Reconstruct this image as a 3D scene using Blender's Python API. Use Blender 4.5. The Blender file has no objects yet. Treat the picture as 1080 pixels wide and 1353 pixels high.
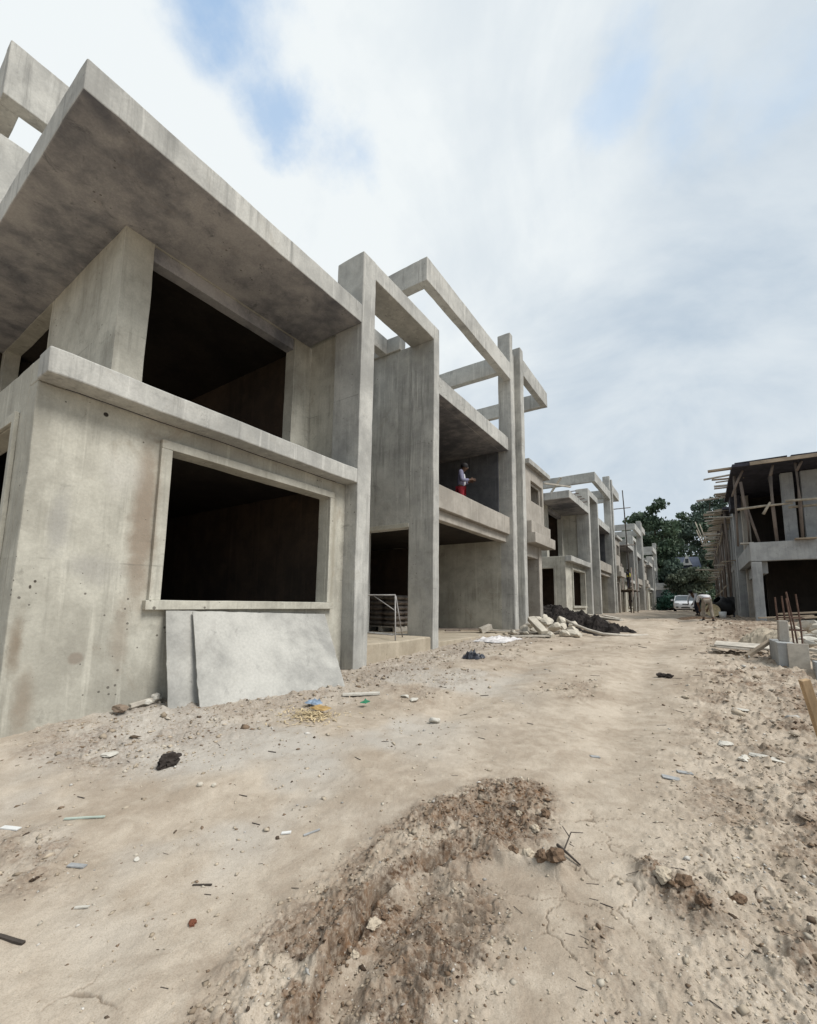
import bpy, bmesh, math, random
import numpy as np
from mathutils import Vector, Matrix, Euler, noise
PI = math.pi
S = bpy.context.scene
COL = S.collection
rnd = random.Random(7)

# ------------------------------------------------------------------ helpers
def tag(o, label=None, cat=None, group=None, kind=None):
    if label: o['label'] = label
    if cat: o['category'] = cat
    if group: o['group'] = group
    if kind: o['kind'] = kind
    return o

def empty(name, loc=(0, 0, 0), rz=0.0, label=None, cat=None, group=None):
    o = bpy.data.objects.new(name, None)
    o.empty_display_size = 0.2
    o.location = loc
    o.rotation_euler = (0, 0, rz)
    COL.objects.link(o)
    return tag(o, label, cat, group)

def copy_tree(o, parent=None):
    c = o.copy()
    COL.objects.link(c)
    if parent is not None:
        c.parent = parent
        c.matrix_parent_inverse = o.matrix_parent_inverse.copy()
    for ch in list(o.children):
        copy_tree(ch, c)
    return c

def cuts(a, b, sub, extra=()):
    xs = sorted(set([round(a, 5), round(b, 5)] + [round(e, 5) for e in extra if a < e < b]))
    out = [xs[0]]
    for p, q in zip(xs, xs[1:]):
        n = max(1, int(math.ceil((q - p) / sub)))
        out += [p + (q - p) * i / n for i in range(1, n + 1)]
    return out

class MB:
    def __init__(self):
        self.v = []; self.f = []
    def add(self, vs, fs):
        b = len(self.v)
        self.v += [tuple(p) for p in vs]
        self.f += [tuple(b + i for i in f) for f in fs]
        return self
    def plate(self, axis, t, u, v, holes=(), sub=0.16):
        """solid plate of thickness t=(t0,t1) along axis, spanning u,v, with rectangular holes"""
        t0, t1 = min(t), max(t)
        us = cuts(u[0], u[1], sub, [e for h in holes for e in h[:2]])
        vs = cuts(v[0], v[1], sub, [e for h in holes for e in h[2:]])
        def full(i, j):
            if i < 0 or j < 0 or i >= len(us) - 1 or j >= len(vs) - 1: return False
            a = (us[i] + us[i + 1]) / 2; b = (vs[j] + vs[j + 1]) / 2
            return not any(h[0] < a < h[1] and h[2] < b < h[3] for h in holes)
        d = {}; V = []; F = []
        def P(k, i, j):
            key = (k, i, j)
            if key not in d:
                d[key] = len(V)
                tt = t1 if k else t0
                a, b = us[i], vs[j]
                V.append({'x': (tt, a, b), 'y': (a, tt, b), 'z': (a, b, tt)}[axis])
            return d[key]
        flip = axis == 'y'
        def Q(*q):
            F.append(tuple(reversed(q)) if flip else q)
        for i in range(len(us) - 1):
            for j in range(len(vs) - 1):
                if not full(i, j): continue
                Q(P(1, i, j), P(1, i + 1, j), P(1, i + 1, j + 1), P(1, i, j + 1))
                Q(P(0, i, j), P(0, i, j + 1), P(0, i + 1, j + 1), P(0, i + 1, j))
                if not full(i - 1, j): Q(P(0, i, j), P(1, i, j), P(1, i, j + 1), P(0, i, j + 1))
                if not full(i + 1, j): Q(P(0, i + 1, j), P(0, i + 1, j + 1), P(1, i + 1, j + 1), P(1, i + 1, j))
                if not full(i, j - 1): Q(P(0, i, j), P(0, i + 1, j), P(1, i + 1, j), P(1, i, j))
                if not full(i, j + 1): Q(P(0, i, j + 1), P(1, i, j + 1), P(1, i + 1, j + 1), P(0, i + 1, j + 1))
        return self.add(V, F)
    def box(self, x0, x1, y0, y1, z0, z1, sub=0.4):
        dx, dy, dz = abs(x1 - x0), abs(y1 - y0), abs(z1 - z0)
        m = min(dx, dy, dz)
        if m == dx: return self.plate('x', (x0, x1), (min(y0, y1), max(y0, y1)), (min(z0, z1), max(z0, z1)), sub=sub)
        if m == dy: return self.plate('y', (y0, y1), (min(x0, x1), max(x0, x1)), (min(z0, z1), max(z0, z1)), sub=sub)
        return self.plate('z', (z0, z1), (min(x0, x1), max(x0, x1)), (min(y0, y1), max(y0, y1)), sub=sub)
    def obox(self, c, s, M=None, n=1):
        """box centred at c, size s, rotated by 3x3 M; n subdivisions along the longest side"""
        c = Vector(c); M = M or Matrix.Identity(3)
        ax = max(range(3), key=lambda i: s[i])
        st = [(-.5 + k / n) for k in range(n + 1)]
        o1, o2 = [(1, 2), (2, 0), (0, 1)][ax]
        V = []; F = []
        for t in st:
            for a, b in ((-.5, -.5), (.5, -.5), (.5, .5), (-.5, .5)):
                p = [0, 0, 0]; p[ax] = t * s[ax]; p[o1] = a * s[o1]; p[o2] = b * s[o2]
                V.append(c + M @ Vector(p))
        for k in range(n):
            for q in range(4):
                F.append((k * 4 + q, k * 4 + (q + 1) % 4, (k + 1) * 4 + (q + 1) % 4, (k + 1) * 4 + q))
        F.append((3, 2, 1, 0)); F.append(tuple(n * 4 + q for q in range(4)))
        return self.add(V, F)
    def bar(self, p0, p1, w, h, roll=0.0, n=1):
        p0 = Vector(p0); p1 = Vector(p1); d = p1 - p0
        q = d.to_track_quat('X', 'Z').to_matrix() @ Matrix.Rotation(roll, 3, 'X')
        return self.obox((p0 + p1) / 2, (d.length, w, h), q, n)
    def tube(self, pts, r, seg=8, cap=True):
        pts = [Vector(p) for p in pts]
        if not hasattr(r, '__len__'): r = [r] * len(pts)
        V = []; F = []
        for i, p in enumerate(pts):
            d = (pts[min(i + 1, len(pts) - 1)] - pts[max(i - 1, 0)]).normalized()
            q = d.to_track_quat('Z', 'Y').to_matrix()
            for k in range(seg):
                a = 2 * PI * k / seg
                V.append(p + q @ Vector((math.cos(a) * r[i], math.sin(a) * r[i], 0)))
        for i in range(len(pts) - 1):
            for k in range(seg):
                F.append((i * seg + k, i * seg + (k + 1) % seg, (i + 1) * seg + (k + 1) % seg, (i + 1) * seg + k))
        if cap:
            F.append(tuple(reversed(range(seg)))); F.append(tuple((len(pts) - 1) * seg + k for k in range(seg)))
        return self.add(V, F)
    def lathe(self, prof, c=(0, 0, 0), M=None, seg=20):
        """prof: list of (r,z) from bottom to top"""
        c = Vector(c); M = M or Matrix.Identity(3)
        V = []; F = []
        for r, z in prof:
            for k in range(seg):
                a = 2 * PI * k / seg
                V.append(c + M @ Vector((r * math.cos(a), r * math.sin(a), z)))
        for i in range(len(prof) - 1):
            for k in range(seg):
                F.append((i * seg + k, i * seg + (k + 1) % seg, (i + 1) * seg + (k + 1) % seg, (i + 1) * seg + k))
        return self.add(V, F)
    def rock(self, c, s, seed=0, M=None, rough=.25, cutn=6, sub=2):
        """angular stone: an icosphere planed by random cuts, then roughened"""
        r = random.Random(seed)
        bm = bmesh.new()
        bmesh.ops.create_icosphere(bm, subdivisions=sub, radius=1.0)
        pl = []
        for _ in range(cutn):
            n = Vector((r.gauss(0, 1), r.gauss(0, 1), r.gauss(0, 1))).normalized()
            pl.append((n, r.uniform(.45, .8)))
        off = Vector((r.uniform(-50, 50), r.uniform(-50, 50), r.uniform(-50, 50)))
        M = M or Matrix.Identity(3)
        V = []
        for v in bm.verts:
            p = v.co.copy()
            for n, d in pl:
                e = p.dot(n) - d
                if e > 0: p -= n * e
            p *= 1 + rough * noise.noise(p * 1.7 + off) + rough * .4 * noise.noise(p * 4.5 + off)
            V.append(Vector(c) + M @ Vector((p.x * s[0], p.y * s[1], p.z * s[2])))
        F = [tuple(v.index for v in f.verts) for f in bm.faces]
        bm.free()
        return self.add(V, F)
    def build(self, name, mat, parent=None, bevel=0.0, jitter=0.0, smooth=False, loc=None):
        me = bpy.data.meshes.new(name)
        V = self.v
        if jitter:
            W = []
            for p in V:
                p = Vector(p)
                W.append(p + noise.noise_vector(p * 1.1) * jitter + noise.noise_vector(p * 6.3 + Vector((9, 3, 5))) * jitter * .4 + noise.noise_vector(p * 15.0 + Vector((1, 8, 2))) * jitter * .28)
            V = W
        if parent is not None and loc is None:
            b = parent
            base = Vector((0, 0, 0))
            while b is not None:
                base += Vector(b.location); b = b.parent
            V = [Vector(p) - base for p in V]
        elif loc is not None:
            V = [Vector(p) - Vector(loc) for p in V]
        me.from_pydata(V, [], self.f)
        me.update()
        o = bpy.data.objects.new(name, me)
        if loc is not None: o.location = loc
        COL.objects.link(o)
        for m in (mat if isinstance(mat, (list, tuple)) else [mat]): me.materials.append(m)
        if parent is not None: o.parent = parent
        if smooth:
            for p in me.polygons: p.use_smooth = True
        if bevel:
            b = o.modifiers.new('bevel', 'BEVEL'); b.width = bevel; b.segments = 2; b.limit_method = 'ANGLE'; b.angle_limit = math.radians(40)
        return o

# ------------------------------------------------------------------ materials
class NT:
    def __init__(self, name):
        self.m = bpy.data.materials.new(name); self.m.use_nodes = True
        self.t = self.m.node_tree; self.n = self.t.nodes; self.l = self.t.links
        self.n.clear()
        self.out = self.n.new('ShaderNodeOutputMaterial')
        self.b = self.n.new('ShaderNodeBsdfPrincipled')
        self.l.new(self.b.outputs[0], self.out.inputs[0])
        self.b.inputs['Roughness'].default_value = .9
        self.b.inputs['Specular IOR Level'].default_value = .25
    def set(self, sock, v):
        if isinstance(v, bpy.types.NodeSocket): self.l.new(v, sock)
        else:
            if hasattr(v, '__len__') and len(v) == 3 and sock.type == 'RGBA': v = (*v, 1)
            sock.default_value = v
    def node(self, typ, ins=None, **props):
        n = self.n.new(typ)
        for k, v in props.items(): setattr(n, k, v)
        for k, v in (ins or {}).items(): self.set(n.inputs[k], v)
        return n
    def pos(self, scale=(1, 1, 1), obj=False, off=(0, 0, 0)):
        s = self.node('ShaderNodeTexCoord').outputs['Object'] if obj else self.node('ShaderNodeNewGeometry').outputs['Position']
        m = self.node('ShaderNodeMapping', {'Vector': s, 'Scale': scale, 'Location': off})
        return m.outputs[0]
    def noise(self, vec, scale, detail=4, rough=.55, dist=0.0):
        return self.node('ShaderNodeTexNoise', {'Vector': vec, 'Scale': scale, 'Detail': detail, 'Roughness': rough, 'Distortion': dist}).outputs[0]
    def ramp(self, fac, a, b, lo=0.0, hi=1.0):
        return self.node('ShaderNodeMapRange', {0: fac, 1: a, 2: b, 3: lo, 4: hi}, interpolation_type='SMOOTHSTEP').outputs[0]
    def mix(self, fac, a, b, mode='MIX'):
        n = self.n.new('ShaderNodeMix'); n.data_type = 'RGBA'; n.blend_type = mode
        self.set(n.inputs[0], fac); self.set(n.inputs[6], a); self.set(n.inputs[7], b)
        return n.outputs[2]
    def math(self, op, a, b=0.0, c=0.0):
        n = self.n.new('ShaderNodeMath'); n.operation = op
        self.set(n.inputs[0], a); self.set(n.inputs[1], b); self.set(n.inputs[2], c)
        return n.outputs[0]
    def bump(self, h, strength=.3, dist=.02, normal=None):
        n = self.node('ShaderNodeBump', {'Height': h, 'Strength': strength, 'Distance': dist})
        if normal is not None: self.l.new(normal, n.inputs['Normal'])
        self.l.new(n.outputs[0], self.b.inputs['Normal'])
        return n.outputs[0]
    def color(self, c): self.set(self.b.inputs['Base Color'], c)

def concrete(name, light, dark, stain=(.20, .15, .10), blot=.5, streak=.5, pits=.6, brown=.3, bump=.25, board=0.0, marks=(), joints=(), comb=.5):
    t = NT(name)
    p = t.pos()
    n1 = t.noise(p, .55, 7, .62, .4)
    n2 = t.noise(p, 2.3, 6, .65, .2)
    f = t.math('ADD', t.math('MULTIPLY', n1, .55), t.math('MULTIPLY', n2, .45))
    c = t.mix(t.ramp(f, .36, .64), dark, light)
    # rain streaks running down the faces
    n3 = t.noise(t.pos((5.0, 5.0, .32)), 1.6, 6, .7, .1)
    c = t.mix(t.math('MULTIPLY', t.ramp(n3, .50, .74), streak), c, [x * .62 for x in dark])
    n3b = t.noise(t.pos((9.0, 9.0, .5), off=(3, 7, 1)), 1.2, 4, .6)
    c = t.mix(t.math('MULTIPLY', t.ramp(n3b, .56, .72), streak * .7), c, [min(1, x * 1.22) for x in light])
    # pale cement bloom and brown dust stains
    n4 = t.noise(p, 1.1, 8, .72, 1.2)
    c = t.mix(t.math('MULTIPLY', t.ramp(n4, .56, .74), brown), c, stain)
    n5 = t.noise(t.pos(off=(11, 4, 2)), 3.4, 8, .75, .6)
    c = t.mix(t.math('MULTIPLY', t.ramp(n5, .56, .72), blot), c, [x * .72 for x in dark])
    # individual stains and tie holes: (y, z, half width, half height, colour, strength, hardness)
    if marks:
        sp = t.node('ShaderNodeSeparateXYZ', {0: p})
        wob = t.math('MULTIPLY', t.math('SUBTRACT', t.noise(p, 4.5, 7, .7), .5), 1.6)
        for y, z, ry, rz, cc, k, hd in marks:
            dy = t.math('DIVIDE', t.math('SUBTRACT', sp.outputs[1], y), ry); dz = t.math('DIVIDE', t.math('SUBTRACT', sp.outputs[2], z), rz)
            d = t.math('SQRT', t.math('ADD', t.math('MULTIPLY', dy, dy), t.math('MULTIPLY', dz, dz)))
            d = t.math('ADD', d, t.math('MULTIPLY', wob, 1 - hd))
            c = t.mix(t.math('MULTIPLY', t.ramp(d, 1.25, .15 + .7 * hd, 0, k), 1.0), c, cc)
    # pour joints: thin dark broken lines round the building
    sz = t.node('ShaderNodeSeparateXYZ', {0: p}).outputs[2]
    zw = t.math('ADD', sz, t.math('MULTIPLY', t.math('SUBTRACT', t.noise(p, 2.5, 4), .5), .05))
    for zl in joints:
        ln = t.ramp(t.math('ABSOLUTE', t.math('SUBTRACT', zw, zl)), .011, .003, 0, 1)
        c = t.mix(t.math('MULTIPLY', ln, t.ramp(t.noise(p, 1.3, 5, .65), .50, .60, 0, .45)), c, [x * .4 for x in dark])
        below = t.math('MULTIPLY', t.ramp(t.math('SUBTRACT', zl, sz), .0, .5, .30, 0), t.math('GREATER_THAN', zl, sz))
        c = t.mix(t.math('MULTIPLY', below, t.ramp(n3, .45, .62)), c, [x * .7 for x in dark])
    # honeycombed patches
    hv = t.node('ShaderNodeTexVoronoi', {'Vector': p, 'Scale': 48.0})
    hm = t.math('MULTIPLY', t.ramp(t.noise(t.pos(off=(2, 9, 5)), 1.25, 6, .7, .5), .62, .72), t.ramp(hv.outputs['Distance'], .45, .2))
    c = t.mix(t.math('MULTIPLY', hm, comb), c, [x * .45 for x in dark])
    # trowel grain
    n6 = t.noise(p, 38, 5, .7)
    c = t.mix(t.ramp(n6, .3, .7, 0, .22), c, [x * .55 for x in dark])
    # air holes, clustered
    v = t.node('ShaderNodeTexVoronoi', {'Vector': p, 'Scale': 13.0, 'Randomness': 1.0})
    hole = t.math('LESS_THAN', v.outputs['Distance'], t.math('MULTIPLY', t.math('SUBTRACT', t.noise(p, 1.6, 3), .43), .75))
    hole = t.math('MULTIPLY', hole, t.math('GREATER_THAN', t.node('ShaderNodeSeparateColor', {0: v.outputs['Color']}).outputs[0], .55))
    c = t.mix(t.math('MULTIPLY', hole, pits), c, (.07, .06, .05))
    h = t.math('ADD', t.math('MULTIPLY', n2, .6), t.math('MULTIPLY', n6, .25))
    h = t.math('SUBTRACT', h, t.math('MULTIPLY', hole, .5))
    if board:
        w = t.node('ShaderNodeTexWave', {'Vector': p, 'Scale': 1.6, 'Distortion': .6, 'Detail': 1.0}, wave_type='BANDS', bands_direction='Z')
        h = t.math('ADD', h, t.math('MULTIPLY', t.ramp(w.outputs[1], .0, .08), board))
    t.color(c)
    t.bump(h, bump, .03)
    return t

M = {}
M['conc'] = concrete('grey cast concrete', (.53, .52, .48), (.315, .31, .29), brown=.35, stain=(.27, .235, .185), streak=.75, blot=.6, joints=(1.38, 2.88, 4.6, 6.35), bump=.35).m
M['wall'] = concrete('plastered concrete wall', (.56, .54, .465), (.335, .318, .27), brown=.55, stain=(.27, .215, .155), streak=.5, blot=.65, pits=.75, joints=(1.42, 4.5), bump=.35, marks=(
    (2.13, 1.9, .15, 1.05, (.255, .20, .15), .85, .25), (2.02, .72, .10, .42, (.27, .22, .17), .5, .2), (1.215, .66, .06, .24, (.19, .145, .10), .75, .15), (1.31, .15, .09, .35, (.24, .19, .14), .65, .1),
    (1.665, .51, .06, .055, (.25, .21, .17), .8, .75), (1.70, 2.91, .022, .022, (.03, .025, .02), 1, .97), (1.30, 1.21, .010, .012, (.05, .04, .03), 1, .9), (1.27, 1.16, .009, .016, (.05, .04, .03), 1, .9),
    (1.42, 1.75, .10, .35, (.33, .32, .30), .6, .1), (1.9, 2.35, .22, .3, (.52, .50, .45), .6, .1), (1.75, 1.35, .25, .18, (.34, .325, .30), .6, .1), (4.97, 2.0, .10, 1.3, (.31, .28, .22), .7, .2))).m
M['soffit'] = concrete('stained soffit with painted shade', (.45, .43, .42), (.135, .138, .155), brown=.45, stain=(.28, .24, .21), streak=.05, blot=.85, bump=.35).m  # underside shade put into the colour, along with stains
M['room'] = concrete('brown room wall darkened as shade', (.045, .036, .029), (.022, .018, .015), brown=.5, stain=(.05, .032, .02), pits=.2).m  # indoor darkness painted in as a near-black brown
M['brick'] = concrete('brown block lining darkened as shade', (.085, .058, .04), (.04, .03, .023), brown=.5, stain=(.10, .06, .035), pits=.2).m  # brown block, its colour lowered to carry the indoor dimness
M['gshade'] = concrete('grey balcony wall with painted shade', (.16, .16, .165), (.08, .082, .086), brown=.3, streak=.7, stain=(.10, .085, .07)).m  # shade of the balcony recess put into a darker grey
M['step'] = concrete('dusty tan concrete', (.47, .41, .32), (.33, .28, .21), brown=.5, stain=(.36, .27, .18)).m
M['pink'] = concrete('pinkish dusty plaster', (.45, .415, .365), (.29, .265, .23), brown=.45, stain=(.26, .21, .16)).m
M['gconc'] = concrete('blue grey concrete', (.43, .435, .425), (.265, .27, .272), brown=.2, streak=.6).m

def plain(name, col, rough=.8, var=.25, scale=6.0, spec=.25, metal=0.0, obj=True, bump=.1, stretch=(1, 1, 1), dark=.6):
    t = NT(name)
    p = t.pos(stretch, obj)
    n = t.noise(p, scale, 6, .65, .3)
    c = t.mix(t.ramp(n, .3, .7, 0, 1), [x * (1 - var * dark) for x in col], [min(1, x * (1 + var)) for x in col])
    n2 = t.noise(p, scale * 7, 4, .7)
    c = t.mix(t.ramp(n2, .45, .75, 0, var * .8), c, [x * .45 for x in col])
    t.color(c)
    t.b.inputs['Roughness'].default_value = rough
    t.b.inputs['Specular IOR Level'].default_value = spec
    t.b.inputs['Metallic'].default_value = metal
    if bump: t.bump(t.math('ADD', n, t.math('MULTIPLY', n2, .4)), bump, .02)
    return t.m

# ------------------------------------------------------------------ camera
Rm = [[0.8292885, 0.5586958, 0.0118149], [-0.0605074, 0.110791, -0.9920001], [-0.5555353, 0.8219394, 0.1256829]]
cam = bpy.data.cameras.new('camera')
cam.sensor_fit = 'HORIZONTAL'; cam.sensor_width = 36.0
cam.lens = 566.933 / 1080 * 36.0
cam.shift_y = 49.871 / 1080
cam.clip_start = .05; cam.clip_end = 3000
co = bpy.data.objects.new('camera', cam); COL.objects.link(co)
co.matrix_world = Matrix(((Rm[0][0], -Rm[1][0], -Rm[2][0], 0), (Rm[0][1], -Rm[1][1], -Rm[2][1], 0), (Rm[0][2], -Rm[1][2], -Rm[2][2], 1.05), (0, 0, 0, 1)))
S.camera = co
S.view_settings.view_transform = 'Standard'; S.view_settings.look = 'None'; S.view_settings.gamma = 1
S.view_settings.exposure = 0.62
S.cycles.use_denoising = True
S.cycles.max_bounces = 6; S.cycles.diffuse_bounces = 4; S.cycles.transparent_max_bounces = 8

# ------------------------------------------------------------------ sky with clouds
SUN_EL, SUN_AZ = math.radians(52), math.radians(84)   # azimuth clockwise from +Y
w = bpy.data.worlds.new('World'); S.world = w; w.use_nodes = True
nt = w.node_tree; nt.nodes.clear()
T = NT.__new__(NT); T.t = nt; T.n = nt.nodes; T.l = nt.links
wo = nt.nodes.new('ShaderNodeOutputWorld')
sky = nt.nodes.new('ShaderNodeTexSky'); sky.sky_type = 'NISHITA'; sky.sun_disc = False
sky.sun_elevation = SUN_EL; sky.sun_rotation = SUN_AZ; sky.air_density = 1.0; sky.dust_density = .6; sky.ozone_density = 2.0
tc = nt.nodes.new('ShaderNodeTexCoord')
dirv = tc.outputs['Generated']
sep = T.node('ShaderNodeSeparateXYZ', {0: dirv})
zc = T.math('MAXIMUM', T.math('ADD', sep.outputs[2], .46), .1)
flat = T.node('ShaderNodeCombineXYZ', {0: T.math('DIVIDE', sep.outputs[0], zc), 1: T.math('DIVIDE', sep.outputs[1], zc), 2: 0.0}).outputs[0]
n1 = T.noise(flat, 1.05, 8, .56, .55)
n2 = T.noise(T.node('ShaderNodeMapping', {'Vector': flat, 'Location': (4.2, 1.3, 0)}).outputs[0], 2.6, 7, .58, .5)
warp = T.node('ShaderNodeVectorMath', {0: T.node('ShaderNodeTexNoise', {'Vector': flat, 'Scale': 2.4, 'Detail': 8.0, 'Roughness': .62}).outputs[1], 1: (.5, .5, .5)}, operation='SUBTRACT').outputs[0]
wdir = T.node('ShaderNodeVectorMath', {0: warp, 1: (.36, .36, .36), 2: dirv}, operation='MULTIPLY_ADD').outputs[0]
def hole(d, r0, r1):
    ds = T.node('ShaderNodeVectorMath', {0: wdir, 1: tuple(Vector(d).normalized())}, operation='DISTANCE').outputs[1]
    return T.ramp(ds, r0, r1, 1, 0)
holes = [((-.47,.27,.845),.02,.11,.68),((-.475,.36,.80),.01,.08,.58),((-.445,.443,.778),.0,.07,.4),((-.06,.61,.785),.02,.09,.28),((.04,.69,.725),.0,.09,.26),((.14,.68,.72),.0,.09,.18)]
gap = None
for d, a, b, k in holes:
    g = T.math('MULTIPLY', hole(d, a, b), k)
    gap = g if gap is None else T.math('MAXIMUM', gap, g)
gap = T.math('MAXIMUM', gap, T.ramp(n1, .40, .28, 0, .45))
# cloud brightness: bright cream towards the sun's side, blue-grey undersides elsewhere
shade = T.math('ADD', T.math('MULTIPLY', n1, .6), T.math('MULTIPLY', n2, .4))
lum = T.ramp(shade, .38, .60)
dleft = T.node('ShaderNodeVectorMath', {0: dirv, 1: tuple(Vector((-.64,.24,.73)).normalized())}, operation='DOT_PRODUCT').outputs[1]
lum = T.math('MINIMUM', T.math('ADD', T.math('MULTIPLY', lum, .62), T.ramp(dleft, .55, .97, 0, .75)), 1.0)
cloud = T.mix(lum, (3.15,3.8,4.5), (5.75,6.05,6.15))
skyc = T.mix(1.0, sky.outputs[0], (1.4,2.0,2.0), 'MULTIPLY')
mixc = T.mix(T.math('SUBTRACT', 1.0, gap), skyc, cloud)
bg = T.node('ShaderNodeBackground', {'Color': mixc, 'Strength': .1})
nt.links.new(bg.outputs[0], wo.inputs[0])
sl = bpy.data.lights.new('sun', 'SUN'); sl.energy = 2.4; sl.angle = math.radians(24); sl.color = (1, .965, .91)
so = bpy.data.objects.new('sun', sl); COL.objects.link(so)
sd = Vector((math.sin(SUN_AZ) * math.cos(SUN_EL), math.cos(SUN_AZ) * math.cos(SUN_EL), math.sin(SUN_EL)))
so.rotation_euler = sd.to_track_quat('Z', 'Y').to_euler(); so.location = (20, -20, 40)

# ------------------------------------------------------------------ ground
PY = [-400, -50, -5, 0, 1.5, 3, 5.3, 8, 12.5, 15, 19, 26, 35, 45, 70, 100, 900]
PZ = [-.4, -.4, -.35, -.25, -.2, -.1, 0, .17, .24, .45, .6, .6, .62, .7, .65, .6, .6]
def hashn(ix, iy, seed):
    h = (ix.astype(np.int64) * 374761393 + iy.astype(np.int64) * 668265263 + seed * 1442695041) & 0xffffffff
    h = ((h ^ (h >> 13)) * 1274126177) & 0xffffffff
    h = (h ^ (h >> 16)) & 0xffffffff
    return h.astype(np.float64) / 4294967295.0
def vnoise(x, y, seed=0):
    ix = np.floor(x); iy = np.floor(y); fx = x - ix; fy = y - iy
    fx = fx * fx * fx * (fx * (fx * 6 - 15) + 10); fy = fy * fy * fy * (fy * (fy * 6 - 15) + 10)
    a = hashn(ix, iy, seed); b = hashn(ix + 1, iy, seed); c = hashn(ix, iy + 1, seed); d = hashn(ix + 1, iy + 1, seed)
    return (a + (b - a) * fx) * (1 - fy) + (c + (d - c) * fx) * fy
def fbm(x, y, f, octv, seed=0, gain=.5):
    s = 0; a = 1; t = 0
    for o in range(octv):
        ang = .6 * o
        xr = x * math.cos(ang) - y * math.sin(ang); yr = x * math.sin(ang) + y * math.cos(ang)
        s = s + a * vnoise(xr * f + 13.7 * o, yr * f - 7.1 * o, seed + o); t += a; a *= gain; f *= 2.03
    return s / t
def cells(x, y, f, seed):
    """distance to nearest jittered point (clod shapes) and its random value"""
    X = x * f; Y = y * f
    ix = np.floor(X); iy = np.floor(Y)
    best = np.full(x.shape, 9.0); second = np.full(x.shape, 9.0); val = np.zeros(x.shape)
    for dx in (-1, 0, 1):
        for dy in (-1, 0, 1):
            jx = ix + dx; jy = iy + dy
            d = np.hypot(jx + hashn(jx, jy, seed) - X, jy + hashn(jx, jy, seed + 1) - Y)
            v = hashn(jx, jy, seed + 2)
            m = d < best
            second = np.where(m, best, np.minimum(second, d))
            val = np.where(m, v, val); best = np.where(m, d, best)
    return best, second, val
def sst(a, b, x):
    t = np.clip((x - a) / (b - a), 0, 1); return t * t * (3 - 2 * t)
def segdist(x, y, pts):
    d = np.full(x.shape, 1e9); side = np.zeros(x.shape); par = np.zeros(x.shape)
    L = 0
    for (x0, y0), (x1, y1) in zip(pts, pts[1:]):
        vx, vy = x1 - x0, y1 - y0; l2 = vx * vx + vy * vy; l = math.sqrt(l2)
        t = np.clip(((x - x0) * vx + (y - y0) * vy) / l2, 0, 1)
        px = x - x0 - t * vx; py = y - y0 - t * vy
        dd = np.hypot(px, py); m = dd < d
        side = np.where(m, np.sign(vx * py - vy * px), side); par = np.where(m, L + t * l, par)
        d = np.where(m, dd, d); L += l
    return d, side, par
def polymask(x, y, pts, soft):
    inside = np.zeros(x.shape, bool)
    n = len(pts)
    for i in range(n):
        x0, y0 = pts[i]; x1, y1 = pts[(i + 1) % n]
        if y0 == y1: continue
        c = ((y0 > y) != (y1 > y)) & (x < (x1 - x0) * (y - y0) / (y1 - y0) + x0)
        inside ^= c
    d, _, _ = segdist(x, y, list(pts) + [pts[0]])
    return sst(-soft, soft, np.where(inside, d, -d))

PATCH = [(-1.5, 2.0), (-1.38, 2.45), (-1.25, 2.85), (-1.0, 3.0), (-.75, 2.75), (-.72, 2.4), (-.92, 2.12), (-1.07, 1.95), (-1.26, 1.9)]
MUDLOW = [(-1.30, .7), (-1.48, 1.13), (-1.50, 1.5), (-1.45, 1.95), (-1.07, 2.05), (-.80, 1.86), (-.66, 1.58), (-.64, 1.3), (-.7, .7)]
LEFTMUD = [(-2.62, .62), (-3.3, .78), (-3.1, 1.0), (-2.7, 1.06), (-2.5, .86)]
WALLMUD = [(-4.3, 1.2), (-5.0, 1.4), (-4.6, 1.95), (-3.8, 1.85), (-3.55, 1.6), (-3.8, 1.35)]
FAINT = [(-.46, 1.95), (-.33, 1.93), (-.25, 1.6), (-.38, 1.5)]
RCLOD = [(-.30, 2.38), (-.1, 2.36), (.05, 2.15), (-.08, 2.05), (-.25, 2.2)]
CREST = [(-1.10, .95), (-1.16, 1.19), (-1.2, 1.31), (-1.23, 1.47), (-1.26, 1.65), (-1.23, 1.88), (-1.12, 2.06)]
GROOVE = [(-1.0, .9), (-1.04, 1.15), (-1.08, 1.4), (-1.11, 1.65), (-1.12, 1.84)]
TREAD = [(-.84, 1.2), (-.87, 1.45), (-.87, 1.63), (-.89, 1.87)]
RBASE = [(.55, 11.2), (1.5, 10.6), (1.9, 13), (1.9, 30), (.9, 30), (.55, 19)]
RIDGE = [(-.95, 2.16), (-.84, 2.11), (-.72, 2.13), (-.60, 2.15)]
def base_h(y): return np.interp(y, PY, PZ)

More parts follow.
